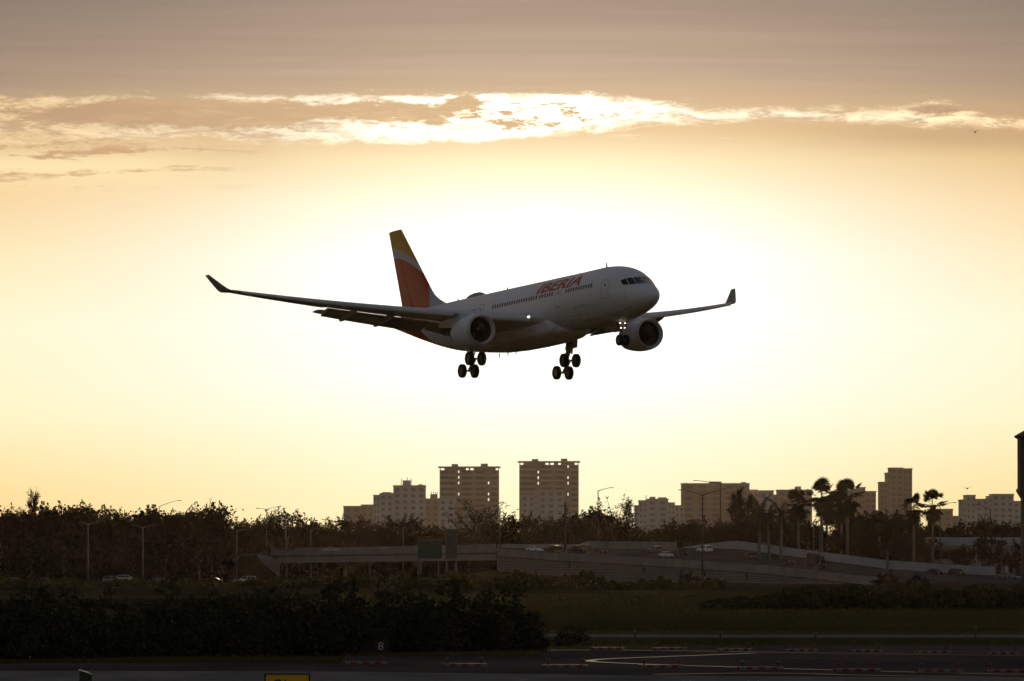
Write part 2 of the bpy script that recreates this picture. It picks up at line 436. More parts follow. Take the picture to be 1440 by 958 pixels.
def fus_front(y, z, off=0.0):
    """point of the nose skin in front of transverse position (y, z)"""
    lo, hi = 0.0, 9.0
    for _ in range(40):
        s = (lo + hi) / 2; zt, zb, w = fus_at(s); zc = (zt + zb) / 2; h = (zt - zb) / 2
        if (y / w) ** 2 + ((z - zc) / h) ** 2 > 1: lo = s
        else: hi = s
    return SL(hi - off, y + off * 0.5 * (1 if y > 0 else -1), z + off * 0.5)

jet = empty('airliner')
tag(jet, 'white twin-engine airliner with red tail fin, wheels down, landing in the bright sky', 'airliner')

mb = MB()
ss = np.concatenate([np.array([0.0, 0.03, 0.08, 0.16, 0.3, 0.48]), np.arange(0.7, 9.0, 0.25), np.arange(9, 36.5, 1.0), np.arange(36.5, 58.0, 0.5), [58.2, 58.4, 58.5]])
mb.loft([[fus_pt(s, 2 * pi * j / 64) for j in range(64)] for s in ss])
fus = mb.build('fuselage', M['fus_skin'], jet, True)

# belly fairing
mb = MB(); rings = []
for s, w, zt, zb in ((16.0, 0.6, -2.0, -2.75), (16.8, 1.7, -1.5, -2.98), (18.0, 2.5, -1.0, -3.20), (19.6, 3.0, -0.8, -3.40), (22, 3.22, -0.7, -3.52), (26, 3.26, -0.7, -3.56), (30, 3.22, -0.8, -3.52),
                      (33, 3.0, -0.9, -3.40), (35.5, 2.6, -1.3, -3.15), (37.5, 1.9, -1.8, -2.92), (38.6, 0.9, -2.3, -2.78)):
    ring = []
    for j in range(40):
        a = 2 * pi * j / 40; e = 0.72
        ca, sa = cos(a), sin(a)
        ring.append(SL(s, w * math.copysign(abs(ca) ** e, ca), (zt + zb) / 2 + (zt - zb) / 2 * math.copysign(abs(sa) ** e, sa)))
    rings.append(ring)
mb.loft(rings); mb.build('belly_fairing', M['fus_skin'], jet, True)

# ---- lifting surfaces
def naca(n=14, t=0.12, camber=0.015):
    xs = [(1 - cos(pi * i / n)) / 2 for i in range(n + 1)]
    yt = lambda x: 5 * t * (0.2969 * math.sqrt(x) - 0.1260 * x - 0.3516 * x**2 + 0.2843 * x**3 - 0.1015 * x**4)
    yc = lambda x: camber * 4 * x * (1 - x)
    up = [(x, yc(x) + yt(x)) for x in xs]; lo = [(x, yc(x) - yt(x)) for x in xs]
    return up[::-1] + lo[1:-1]

def section(le_s, st, le_z, chord, t, inc, camber=0.015, x0=0.0, x1=1.0):
    pts = []
    for x, z in naca(14, t, camber):
        x = x0 + (x1 - x0) * x if (x0, x1) != (0.0, 1.0) else x
        px, pz = x * chord, z * chord
        pts.append(SL(le_s + px * cos(inc) + pz * sin(inc), st, le_z - px * sin(inc) + pz * cos(inc)))
    return pts

def wing_geo(y):
    le = 18.3 + 0.665 * (y - 2.8)
    te = 29.9 + 0.12 * (y - 2.8) if y < 9.9 else 30.75 + 0.357 * (y - 9.9)
    z = -1.3 + 0.100 * (y - 3) + 1.35 * (max(0, y - 3) / 26) ** 2
    inc = radians(3.0 - 2.6 * min(1, (y - 2) / 8) - 0.8 * max(0, y - 10) / 18)
    th = 0.135 - 0.03 * min(1, (y - 2) / 8) if y < 10 else 0.105 - 0.01 * (y - 10) / 19
    return le, te, z, inc, th

def both(fn):
    for sd_ in (1, -1): fn(sd_)

def wing(sd_):
    mb = MB(); rings = []
    for y in (1.5, 2.8, 4.5, 6.5, 8.2, 9.9, 12, 14.5, 17, 19.3, 19.5, 22, 25, 27.4, 28.4):
        le, te, z, inc, th = wing_geo(y)
        ch = te - le
        cut = 0.80 if y <= 19.35 else 1.0          # flap bay is open behind the rear spar
        pts = []
        for x, zz in naca(14, th):
            x2 = x; z2 = zz
            if x > cut: x2 = cut + (x - cut) * 0.15
            pts.append(SL(le + x2 * ch * cos(inc) + z2 * ch * sin(inc), y * sd_, z - x2 * ch * sin(inc) + z2 * ch * cos(inc)))
        rings.append(pts)
    mb.loft(rings)
    w_ = mb.build('wing', M['ac_grey'], jet, True, auto=50)
    # winglet: canted out, swept back
    mb = MB(); rings = []
    for y, le, z, ch in ((28.4, 35.30, 2.52, 2.15), (28.80, 35.42, 2.57, 2.45), (29.05, 35.70, 2.76, 2.35), (29.35, 36.25, 3.16, 1.95), (29.75, 36.98, 3.74, 1.45), (30.15, 37.75, 4.34, 0.90)):
        f = 0 if y < 28.5 else (0.45 if y < 28.9 else 1)
        ring = []
        for x, t in naca(10, 0.085, 0.0):
            ring.append(SL(le + x * ch, sd_ * (y - t * ch * f), z + t * ch * (1 - 0.75 * f)))
        rings.append(ring)
    mb.loft(rings); mb.build('winglet', M['fin_skin'] if False else M['ac_dark'], w_, True, auto=50)
    # slats, drooped in front of the leading edge
    for ya, yb_ in ((3.9, 8.3), (10.3, 27.9)):
        mb = MB(); rings = []
        for i in range(7):
            y = ya + (yb_ - ya) * i / 6
            le, te, z, inc, th = wing_geo(y); ch = (te - le)
            cs = 0.11 * ch + 0.25
            ring = []
            for x, t in ((1, 0.02), (0.75, 0.12), (0.45, 0.20), (0.2, 0.21), (0.05, 0.15), (0, 0.02), (0.03, -0.14), (0.12, -0.22), (0.3, -0.08), (0.55, 0.02), (0.8, 0.03)):
                a = inc - radians(13)
                px, pz = x * cs, t * cs
                ring.append(SL(le - 0.22 - 0.02 * ch + px * cos(a) + pz * sin(a), y * sd_, z - 0.10 - 0.012 * ch - px * sin(a) + pz * cos(a)))
            rings.append(ring)
        mb.loft(rings); mb.build('slat', M['ac_grey'], w_, True, auto=60)
    # flaps, fully extended
    for ya, yb_ in ((3.2, 9.55), (9.75, 19.15)):
        mb = MB(); rings = []
        for i in range(6):
            y = ya + (yb_ - ya) * i / 5
            le, te, z, inc, th = wing_geo(y); ch = te - le
            fc = 0.27 * ch + 0.75 if y > 9.7 else 0.22 * ch + 0.3
            a = radians(17) + inc
            fs = le + 0.815 * ch; fz = z - 0.815 * ch * sin(inc) - 0.026 * ch + 0.02
            ring = []
            for x, t in naca(8, 0.14, 0.03):
                px, pz = x * fc, t * fc
                ring.append(SL(fs + px * cos(a) + pz * sin(a), y * sd_, fz - px * sin(a) + pz * cos(a)))
            rings.append(ring)
        mb.loft(rings); mb.build('flap', M['ac_dark'], w_, True, auto=50)
    # flap track fairings
    for y in (13.7, 17.05, 7.3):
        le, te, z, inc, th = wing_geo(y); ch = te - le
        mb = MB(); rings = []
        L_ = 4.3 if y > 16 else 5.0
        s0 = le + 0.55 * ch
        for q, r, dz in ((0.0, 0.04, -0.22), (0.12, 0.20, -0.30), (0.3, 0.32, -0.42), (0.5, 0.35, -0.50), (0.62, 0.35, -0.56), (0.8, 0.31, -0.68), (0.95, 0.22, -0.80), (1.0, 0.08, -0.84)):
            ring = [SL(s0 + q * L_, sd_ * y + r * 0.62 * cos(2 * pi * j / 14), z - (s0 + q * L_ - le) * sin(inc) * 0.55 + dz * (ch / 8.0) ** 0.5 + r * 1.1 * sin(2 * pi * j / 14)) for j in range(14)]
            rings.append(ring)
        mb.loft(rings); mb.build('flap_track_fairing', M['ac_dark'], w_, True, auto=60)
    # root landing lamp
    mb = MB(); mb.lathe([(0.06, 0.001), (0.05, 0.07), (0.0, 0.115), (-0.08, 0.13)], 'x', 14, SL(18.72, sd_ * 4.05, -1.24))
    mb.build('landing_lamp', M['lamp_lit'], w_, True)
both(wing)

def stab(sd_):
    mb = MB(); rings = []
    for y, le, ch, z, th in ((0.6, 49.5, 5.6, 1.45, 0.10), (3.0, 51.15, 4.6, 1.85, 0.10), (6.5, 53.4, 3.25, 2.48, 0.09), (9.1, 55.2, 2.2, 2.98, 0.085), (9.5, 55.75, 1.65, 3.05, 0.08)):
        a = radians(-3)
        rings.append([SL(le + x * ch * cos(a), y * sd_, z - x * ch * sin(a) * -1 + t * ch) for x, t in naca(10, th, 0.0)])
    mb.loft(rings); mb.build('tailplane', M['ac_grey'], jet, True, auto=50)
both(stab)

mb = MB(); rings = []
def fin_edge(z):
    le = 47.9 + (z - 4.19) * 0.96 ; te = 55.29 + (z - 3.66) * 0.334
    if z < 4.4: le -= 1.55 * ((4.4 - z) / 1.5) ** 2
    return le, te
for z in (2.2, 2.5, 2.8, 3.1, 3.5, 4.0, 4.5, 6, 8, 10, 11.2, 11.62):
    le, te = fin_edge(z); ch = (te - le) * 0.66
    pr = [(x, t) for x, t in naca(14, 0.10, 0.0)]
    full = te - le
    pts = []
    for x, t in pr:
        x2 = min(x, 0.66 + 0.0 * x)
        tt = t if x <= 0.66 else math.copysign(abs(5 * 0.10 * (0.2969 * 0.66**.5 - 0.126 * 0.66 - 0.3516 * 0.66**2 + 0.2843 * 0.66**3 - 0.1015 * 0.66**4)), t) if t != 0 else 0
        pts.append(SL(le + x2 * full, tt * full, z))
    rings.append(pts)
mb.loft(rings); fin = mb.build('tail_fin', M['fin_skin'], jet, True, auto=40)
mb = MB(); rings = []
for z in (2.9, 4.5, 7, 9.5, 11.60):
    le, te = fin_edge(z if z > 4.4 else 4.41); le = 47.9 + (z - 4.19) * 0.96; te = 55.29 + (z - 3.66) * 0.334
    full = te - le; a = le + 0.664 * full; h = 0.037 * full
    rings.append([SL(a, -h, z), SL(te, -0.02, z), SL(te, 0.02, z), SL(a, h, z)])
mb.loft(rings); mb.build('rudder', M['fin_skin'], fin, False)

# ---- engines
def engine(sd_):
    o = SL(18.4, sd_ * 9.45, -2.64)
    X = lambda t: -t                                  # aft distance to local x
    mb = MB()
    prof = [(0.55, 1.24), (0.3, 1.26), (0.12, 1.31), (0.03, 1.36), (0.0, 1.40), (0.04, 1.45), (0.15, 1.50), (0.4, 1.56), (0.9, 1.62), (1.6, 1.64), (2.4, 1.60), (3.2, 1.50), (4.0, 1.36), (4.5, 1.25), (4.5, 1.20), (3.6, 1.22)]
    mb.lathe([(X(t), r) for t, r in prof], 'x', 40, o)
    eng = mb.build('engine', M['ac_white'], jet, True, auto=60)
    mb = MB(); mb.lathe([(X(t), r) for t, r in ((0.14, 1.295), (0.115, 1.305), (0.02, 1.352), (-0.012, 1.40), (0.03, 1.462), (0.16, 1.513), (0.30, 1.548))], 'x', 40, o)
    mb.build('inlet_lip', M['lip_metal'], eng, True)
    mb = MB(); mb.lathe([(X(0.5), 1.238), (X(1.35), 1.25), (X(1.5), 1.25), (X(1.5), 0.02)], 'x', 40, o); mb.build('inlet_duct', M['inlet'], eng, True, auto=40)
    mb = MB()
    for k in range(28):
        a = 2 * pi * k / 28; da = 0.16; tw = 0.10
        for r0, r1 in ((0.3, 0.75), (0.75, 1.23)):
            q = []
            for r, d_ in ((r0, -1), (r0, 1), (r1, 1), (r1, -1)):
                aa = a + d_ * da * 0.42 * (0.8 + 0.3 * r)
                q.append((o[0] - 1.18 + d_ * tw * (1.3 - r * 0.7), o[1] + r * cos(aa), o[2] + r * sin(aa)))
            mb.quad(*q)
    mb.build('fan', M['blade'], eng)
    mb = MB(); mb.lathe([(X(t), r) for t, r in ((0.62, 0.005), (0.68, 0.09), (0.85, 0.2), (1.05, 0.29), (1.25, 0.33))], 'x', 20, o); mb.build('spinner', M['dark_metal'], eng, True)
    mb = MB(); mb.lathe([(X(t), r) for t, r in ((3.4, 0.98), (4.4, 0.90), (5.4, 0.70), (6.0, 0.60), (6.0, 0.55), (5.3, 0.5))], 'x', 28, o)
    mb.lathe([(X(t), r) for t, r in ((5.3, 0.4), (6.0, 0.36), (6.6, 0.16), (6.85, 0.01))], 'x', 20, o); mb.build('exhaust_nozzle', M['gear_metal'], eng, True, auto=50)
    # pylon
    mb = MB(); y = 9.42; st = sd_ * y
    rings = []
    for s, zt, zb, w in ((19.9, -1.12, -1.35, 0.06), (20.8, -0.78, -1.6, 0.20), (22.2, -0.55, -1.8, 0.26), (24.0, -0.45, -1.9, 0.27), (26.0, -0.9, -1.75, 0.2), (28.0, -1.25, -1.55, 0.06)):
        rings.append([SL(s, st + w, zt), SL(s, st + w, zb), SL(s, st - w, zb), SL(s, st - w, zt)])
    mb.loft(rings); mb.build('pylon', M['ac_white'], jet, True, auto=40)
    # strake
    return eng
both(engine)

# ---- landing gear
def wheel(parent, st, s, z, r=0.70, w=0.46):
    o = SL(s, st, z); k = 28
    mb = MB(); mb.lathe([(-w * .36, r * 0.58), (-w * .5, r * 0.70), (-w * .5, r * 0.86), (-w * .38, r * 0.97), (-w * .15, r), (w * .15, r), (w * .38, r * 0.97), (w * .5, r * 0.86), (w * .5, r * 0.70), (w * .36, r * 0.58)], 'y', k, o, False, False)
    t = mb.build('wheel', M['tyre'], parent, True, auto=60)
    mb = MB(); mb.lathe([(-w * .28, 0.01), (-w * .30, r * 0.3), (-w * .22, r * 0.45), (-w * .37, r * 0.585), (w * .37, r * 0.585), (w * .22, r * 0.45), (w * .30, r * 0.3), (w * .28, 0.01)], 'y', 20, o)
    mb.build('hub', M['hub'], t, True, auto=40)

def main_gear(sd_):
    st = sd_ * 5.36; s0 = 28.9; zb = -5.10
    mb = MB()
    mb.tube([SL(s0 - 0.55, st + sd_ * 0.35, -1.5), SL(s0 - 0.25, st + sd_ * 0.1, -3.5)], 0.33, 16)
    mb.tube([SL(s0 - 0.25, st + sd_ * 0.1, -3.4), SL(s0, st, zb)], 0.20, 14)
    mb.tube([SL(s0 - 0.3, st + sd_ * 0.1, -2.7), SL(s0 - 0.4, st - sd_ * 2.2, -2.3)], 0.12, 10)      # side stay
    mb.tube([SL(s0 - 0.55, st + 0.0, -3.0), SL(s0 - 0.75, st, -3.9), SL(s0 - 0.15, st, -4.55)], 0.07, 8)  # torque link
    mb.tube([SL(s0 - 0.35, st, -3.4), SL(s0 + 0.35, st, -3.95), SL(s0 + 0.1, st, -4.7)], 0.06, 8)
    g = mb.build('main_gear', M['gear_metal'], jet, True, auto=50)
    a = radians(34); hx = 0.99 * cos(a); hz = 0.99 * sin(a)
    mb = MB(); mb.tube([SL(s0 - hx, st, zb + hz), SL(s0, st, zb - 0.02), SL(s0 + hx, st, zb - hz)], [0.13, 0.17, 0.13], 10)
    for q in (-1, 1): mb.tube([SL(s0 + q * hx, st - 0.7, zb - q * hz), SL(s0 + q * hx, st + 0.7, zb - q * hz)], 0.09, 10)
    mb.tube([SL(s0 - hx * .9, st + 0.12, zb + hz + .12), SL(s0 - 0.2, st + .12, -4.1)], 0.06, 8)
    mb.build('bogie_beam', M['gear_metal'], g, True, auto=50)
    for q in (-1, 1):
        for e in (-1, 1): wheel(g, st + e * 0.70, s0 + q * hx, zb - q * hz)
    mb = MB()                                     # leg door outboard of the strut
    y = st + sd_ * 0.62
    P_ = [(s0 - 1.5, -2.0), (s0 + 0.5, -2.0), (s0 + 0.45, -3.6), (s0 - 0.35, -3.85), (s0 - 0.45, -3.3), (s0 - 1.4, -3.25)]
    mb.loft([[SL(s, y + sd_ * 0.25 * (-2.0 - z) * -0.15, z) for s, z in P_], [SL(s, y + 0.06 + sd_ * 0.25 * (-2.0 - z) * -0.15, z) for s, z in P_]])
    mb.build('gear_door', M['ac_dark'], g)
both(main_gear)

mb = MB(); s0 = 6.75
mb.tube([SL(s0 + 0.25, 0, -2.3), SL(s0 + 0.06, 0, -3.5)], 0.17, 14); mb.tube([SL(s0 + 0.06, 0, -3.6), SL(s0, 0, -4.62)], 0.11, 12)
mb.tube([SL(s0, -0.42, -4.62), SL(s0, 0.42, -4.62)], 0.08, 10)
mb.tube([SL(s0 + 0.1, 0, -3.6), SL(s0 + 1.7, 0, -2.5)], 0.09, 10)
mb.tube([SL(s0 + 0.2, 0, -3.5), SL(s0 + 0.55, 0, -3.9), SL(s0 + 0.15, 0, -4.45)], 0.06, 8)
ng = mb.build('nose_gear', M['gear_metal'], jet, True, auto=50)
for e in (-1, 1): wheel(ng, e * 0.36, s0, -4.62, 0.54, 0.36)
for e in (-1, 1):
    mb = MB(); mb.box(28 - s0 - 1.2, 28 - s0 - 0.25, e * 0.62 - 0.02, e * 0.62 + 0.02, -3.2, -2.5); mb.build('gear_door', M['gear_metal'], ng)
for e, z, r, m_ in ((-0.27, -2.95, 0.065, 'lamp_dim'), (0.27, -2.95, 0.055, 'lamp_dim'), (-0.20, -3.42, 0.065, 'lamp_dim'), (0.22, -3.42, 0.05, 'lamp_dim')):
    mb = MB(); mb.lathe([(0.10, 0.005), (0.08, r * .6), (0.0, r), (-0.12, r * .8), (-0.16, 0.01)], 'x', 14, SL(s0 - 0.12, -e, z)); mb.build('taxi_lamp', M[m_], ng, True)

# ---- glazing, doors, lettering
def patch(pts, nu=6, nv=4, off=0.02):
    """four (y, z) corners on the nose: bottom inner, bottom outer, top outer, top inner"""
    a, b, c, d = [Vector((p[0], p[1], 0)) for p in pts]
    mb = MB(); g = []
    for j in range(nv + 1):
        row = []
        for i in range(nu + 1):
            u, v = i / nu, j / nv
            p = (a * (1 - u) + b * u) * (1 - v) + (d * (1 - u) + c * u) * v
            row.append(fus_front(p.x, p.y, off))
        g.append(row)
    for j in range(nv):
        for i in range(nu): mb.quad(g[j][i], g[j][i + 1], g[j + 1][i + 1], g[j + 1][i])
    return mb
for e in (1, -1):
    for q in (((0.04, 0.46), (0.86, 0.40), (0.77, 1.14), (0.04, 1.22)), ((0.92, 0.39), (1.40, 0.37), (1.30, 1.09), (0.84, 1.14)), ((1.45, 0.37), (1.80, 0.39), (1.77, 0.86), (1.36, 1.07))):
        patch([(e * y, z) for y, z in q]).build('cockpit_window', M['ac_glass'], jet, True, fix=False)
TH = 0.295
wins = [7.9 + 0.53 * k for k in range(11)] + [16.2 + 0.53 * k for k in range(6)] + [19.6 + 0.53 * k for k in range(19)] + [33.3 + 0.53 * k for k in range(16)]
w0 = None
for s in wins:
    if w0 is None:
        mb = MB(); k = 12
        cpt = [(0.155 * math.copysign(abs(cos(2 * pi * j / k)) ** 0.7, cos(2 * pi * j / k)), 0.235 * math.copysign(abs(sin(2 * pi * j / k)) ** 0.7, sin(2 * pi * j / k))) for j in range(k)]
        mb.quad(*[(-u, fus_pt(20, TH + v / 2.82, 0.012)[1], fus_pt(20, TH + v / 2.82, 0.012)[2]) for u, v in cpt])
        w0 = mb.build('cabin_window', M['cabin_glass'], jet, fix=False); w_ = w0
    else:
        w_ = w0.copy(); COL.objects.link(w_); adopt(w_, jet)
    w_.location = (28 - s, 0, 0)
def door(s0, wd=1.07, lo=-0.6, hi=1.32):
    mb = MB(); t = 0.055
    def strip(u0, u1, v0, v1, n=6):
        for k in range(n):
            a0 = v0 + (v1 - v0) * k / n; a1 = v0 + (v1 - v0) * (k + 1) / n
            A = [fus_pt(u0, math.asin(a0 / 2.82), 0.014), fus_pt(u1, math.asin(a0 / 2.82), 0.014), fus_pt(u1, math.asin(a1 / 2.82), 0.014), fus_pt(u0, math.asin(a1 / 2.82), 0.014)]
            mb.quad(*A)
    strip(s0 - wd / 2 - t, s0 - wd / 2, lo, hi); strip(s0 + wd / 2, s0 + wd / 2 + t, lo, hi)
    strip(s0 - wd / 2, s0 + wd / 2, lo - t, lo, 1); strip(s0 - wd / 2, s0 + wd / 2, hi, hi + t, 1)
    strip(s0 - 0.12, s0 + 0.12, 0.62, 0.95, 2)
    mb.build('cabin_door', M['ac_seam'], jet, fix=False)
for s in (5.5, 14.9, 31.9): door(s)
mb = MB()
for s0_ in (9.5, 12.0):     # cargo hatch outline low on the side
    for u0, u1, v0, v1 in ((s0_, s0_ + 2.0, -0.9, -0.86), (s0_, s0_ + 0.04, -1.9, -0.9), (s0_ + 1.96, s0_ + 2.0, -1.9, -0.9)):
        n = 5
        for k in range(n):
            a0 = v0 + (v1 - v0) * k / n; a1 = v0 + (v1 - v0) * (k + 1) / n
            mb.quad(*[fus_pt(u, math.asin(a / 2.82), 0.012) for u, a in ((u0, a0), (u1, a0), (u1, a1), (u0, a1))])
    break
mb.build('cargo_hatch', M['ac_seam'], jet, fix=False)

# airline name along the side
fc = bpy.data.curves.new('lettering', 'FONT'); fc.body = 'IBERIA'; fc.size = 1.0; fc.offset = 0.032; fc.shear = 0.16; fc.resolution_u = 4; fc.space_character = 1.02
fo = bpy.data.objects.new('lettering_src', fc); COL.objects.link(fo)
bpy.context.view_layer.update()
me = bpy.data.meshes.new_from_object(fo.evaluated_get(bpy.context.evaluated_depsgraph_get()))
bpy.data.objects.remove(fo); bpy.data.curves.remove(fc)
bm = bmesh.new(); bm.from_mesh(me)
xs = [v.co.x for v in bm.verts]; ys = [v.co.y for v in bm.verts]
x0, x1, y0, y1 = min(xs), max(xs), min(ys), max(ys)
for k in range(1, 12):
    bmesh.ops.bisect_plane(bm, geom=bm.verts[:] + bm.edges[:] + bm.faces[:], plane_co=(0, y0 + (y1 - y0) * k / 12, 0), plane_no=(0, 1, 0))
for v in bm.verts:
    u = (v.co.x - x0) / (x1 - x0); q = (v.co.y - y0) / (y1 - y0)
    v.co = fus_pt(19.95 + (10.6 - 19.95) * u, radians(24.0 + 27.0 * q), 0.016)
bm.to_mesh(me); bm.free(); me.name = 'lettering'; me.materials.clear(); me.materials.append(M['logo_red'])
adopt_o = bpy.data.objects.new('lettering', me); COL.objects.link(adopt_o); adopt(adopt_o, jet)

# antennas and the satellite dome
def blade(s, z, up, h=0.42, c=0.36):
    mb = MB(); mb.loft([[SL(s - c / 2, 0, z), SL(s, 0.03, z), SL(s + c / 2, 0, z), SL(s, -0.03, z)], [SL(s + 0.05, 0, z + up * h), SL(s + c * .35, 0.015, z + up * h), SL(s + c * .6, 0, z + up * h), SL(s + c * .35, -0.015, z + up * h)]])
    mb.build('antenna', M['ac_dark'], jet)
blade(9.6, 2.80, 1, 0.55); blade(31.0, 2.80, 1, 0.3); blade(42.2, 2.80, 1, 0.3)
for s in (29.5, 31.3, 33.2): blade(s, -3.45, -1, 0.48, 0.3)
mb = MB(); rings = []
for s, h, w in ((36.4, 0.03, 0.1), (36.7, 0.28, 0.42), (37.3, 0.42, 0.55), (38.4, 0.42, 0.55), (39.2, 0.34, 0.5), (39.9, 0.16, 0.3), (40.3, 0.02, 0.1)):
    rings.append([SL(s, w * cos(pi * j / 10), 2.72 + (h + 0.1) * sin(pi * j / 10)) for j in range(11)])
mb.loft(rings); mb.build('satellite_dome', M['ac_dark'], jet, True)

# pose from the photograph
y_, p_, r_ = radians(-62.837), radians(3.726), radians(-0.232)
cy, sy, cp, sp_, cr, sr = cos(y_), sin(y_), cos(p_), sin(p_), cos(r_), sin(r_)
Rm = Matrix(((cy, -sy, 0), (sy, cy, 0), (0, 0, 1))) @ Matrix(((cp, 0, -sp_), (0, 1, 0), (sp_, 0, cp))) @ Matrix(((1, 0, 0), (0, cr, -sr), (0, sr, cr)))
jet.rotation_euler = Rm.to_euler()
jet.location = (1.02818, 645.4784, 24.34704 + HC)
# ================================================================== ground, roads, markings
def sheet(name, pts, z, m, kind='structure'):
    mb = MB(); mb.quad(*[(x, y, z) for x, y in pts]); o = mb.build(name, m); tag(o, kind=kind); return o
GW = 2600
sheet('ground', [(-GW, -300), (GW, -300), (GW, 9000), (-GW, 9000)], 0.0, M['soil'])
def band(name, py_far, py_near, z, m, x0=-400, x1=400, skew=0.0):
    d1, d0 = gnd(py_far), gnd(py_near)
    return sheet(name, [(x0, d0), (x1, d0 ), (x1, d1), (x0, d1)], z, m)
band('grass_field', 834.5, 869, 0.010, M['grass'], -28)
band('dry_grass_strip', 869, 888, 0.014, M['dry_grass'], -18)
band('grass_verge', 888, 932, 0.018, M['grass'])
band('perimeter_road', 893.0, 897.8, 0.04, M['old_asphalt'])
# taxiway apron: its far edge runs slightly away from the camera towards the right
def gp(px, py):
    d = gnd(py); return (gx(px, d), d)
E0, E1, E2, E3 = gp(-250, 938), gp(0, 935), gp(480, 922), gp(720, 917.5)
E4, E5 = gp(960, 912), gp(1640, 905)
sheet('taxiway', [E0, (E0[0], 240), (80, 240), E5, E4, E3, E2, E1], 0.05, M['asphalt'])
B0, B1, B2, B3 = gp(-250, 944), gp(480, 946.5), gp(900, 952), gp(1640, 957)
sheet('pavement', [B0, (B0[0], 238), (80, 238), B3, B2, B1], 0.07, M['concrete_pavement'])
def strip(name, pix, w, z=0.09, smooth=6):
    pts = [Vector((*gp(a, b), 0)) for a, b in pix]
    # smooth curve through the points
    cur = []
    for i in range(len(pts) - 1):
        p0 = pts[max(i - 1, 0)]; p1 = pts[i]; p2 = pts[i + 1]; p3 = pts[min(i + 2, len(pts) - 1)]
        for k in range(smooth):
            t = k / smooth
            cur.append(0.5 * ((2 * p1) + (p2 - p0) * t + (2 * p0 - 5 * p1 + 4 * p2 - p3) * t * t + (3 * p1 - p0 - 3 * p2 + p3) * t**3))
    cur.append(pts[-1])
    mb = MB(); L_ = []
    for i, p in enumerate(cur):
        t = (cur[min(i + 1, len(cur) - 1)] - cur[max(i - 1, 0)]).normalized(); nrm = Vector((-t.y, t.x, 0)) * w / 2
        L_.append((p + nrm, p - nrm))
    for i in range(len(L_) - 1):
        a, b = L_[i]; c, d = L_[i + 1]
        mb.quad((a.x, a.y, z), (b.x, b.y, z), (d.x, d.y, z), (c.x, c.y, z))
    o = mb.build(name, M['line_paint']); tag(o, kind='structure'); return o
strip('taxi_line_marking', [(1060, 920.6), (960, 924.6), (880, 927.6), (846, 929.2), (831, 931.0), (834, 932.6), (860, 934.2), (920, 936.8), (1000, 939.4), (1120, 943.2), (1300, 948.0), (1460, 951.5)], 0.55)
strip('edge_line_marking', [(560, 919.5), (700, 917.3), (830, 916.2), (960, 917.4), (1100, 919.6), (1250, 921.8), (1460, 924.6)], 0.55, 0.094)
strip('side_line_marking', [(920, 951.2), (1050, 949.3), (1130, 950.0), (1200, 952.0), (1350, 954.5), (1460, 957.0)], 0.40, 0.098)

# surface street in front of the trees on the left, the under-bridge street
sheet('street', [(-160, 1330), (-40, 1330), (-34, 1700), (-80, 1700), (-60, 1372), (-160, 1372)], 0.03, M['road_asphalt'])

# ---- elevated road: deck between a near edge and a far edge
NEAR = [(340, 1650, 6.0), (385, 1625, 6.2), (697, 1560, 6.95), (773, 1530, 5.85), (890, 1480, 4.85), (960, 1450, 4.2), (1080, 1400, 2.95), (1218, 1350, 0.75), (1300, 1335, 0.35), (1500, 1310, 0.3)]
FAR = [(340, 1668, 6.6), (385, 1645, 6.9), (697, 1605, 8.0), (840, 1610, 7.9), (905, 1590, 7.8), (1005, 1562, 7.45), (1040, 1545, 7.2), (1105, 1520, 5.7), (1168, 1500, 4.3), (1248, 1475, 2.6), (1379, 1440, 1.3), (1500, 1420, 0.8)]
def lerp_tab(tab, px):
    for a, b in zip(tab, tab[1:]):
        if px <= b[0]:
            t = (px - a[0]) / (b[0] - a[0]); return (a[1] + (b[1] - a[1]) * t, a[2] + (b[2] - a[2]) * t)
    return tab[-1][1:]
def on_deck(px, t):
    d0, z0 = lerp_tab(NEAR, px); d1, z1 = lerp_tab(FAR, px)
    d = d0 + (d1 - d0) * t
    return Vector((gx(px, d), d, z0 + (z1 - z0) * t))
mb = MB(); cols = list(range(340, 1501, 20))
for a, b in zip(cols, cols[1:]):
    for k in range(4):
        mb.quad(on_deck(a, k / 4), on_deck(b, k / 4), on_deck(b, (k + 1) / 4), on_deck(a, (k + 1) / 4))
o = mb.build('road', M['road_asphalt'], None, True); tag(o, kind='structure')

# ---- retaining wall of the ramp
def wall_run(tab, px0, px1, n, z0f, z1f, th, y_off=0.0):
    """solid strip following an edge table, from z0f(px, zdeck) to z1f"""
    mb = MB(); rings = []
    for i in range(n + 1):
        px = px0 + (px1 - px0) * i / n
        d, z = lerp_tab(tab, px); d += y_off; x = gx(px, d)
        lo, hi = z0f(px, z), z1f(px, z)
        rings.append([(x, d - th, lo), (x, d, lo), (x, d, hi), (x, d - th, hi)])
    mb.loft(rings); return mb
rw = empty('retaining_wall', tuple(on_deck(900, 0)[:2]) + (0,))
tag(rw, 'long grey panelled retaining wall carrying the road ramp down to the right', 'retaining wall')
def local(mb, root):
    ox, oy, oz = root.location
    mb.v = [(x - ox, y - oy, z - oz) for x, y, z in mb.v]; return mb
M['mse'] = mat('mse_panel', (0.20, 0.19, 0.19), 0.95, 0.0)
_t = M['mse'].node_tree; _n = Nodes(_t); _b = _t.nodes['Principled BSDF']
_sp = _n.new('ShaderNodeSeparateXYZ'); _n.link(_n.new('ShaderNodeTexCoord').outputs['Object'], _sp.inputs[0])
_br = _n.new('ShaderNodeTexBrick'); _n.link(_n.xyz(_sp.outputs[0], _sp.outputs[2]), _br.inputs['Vector'])
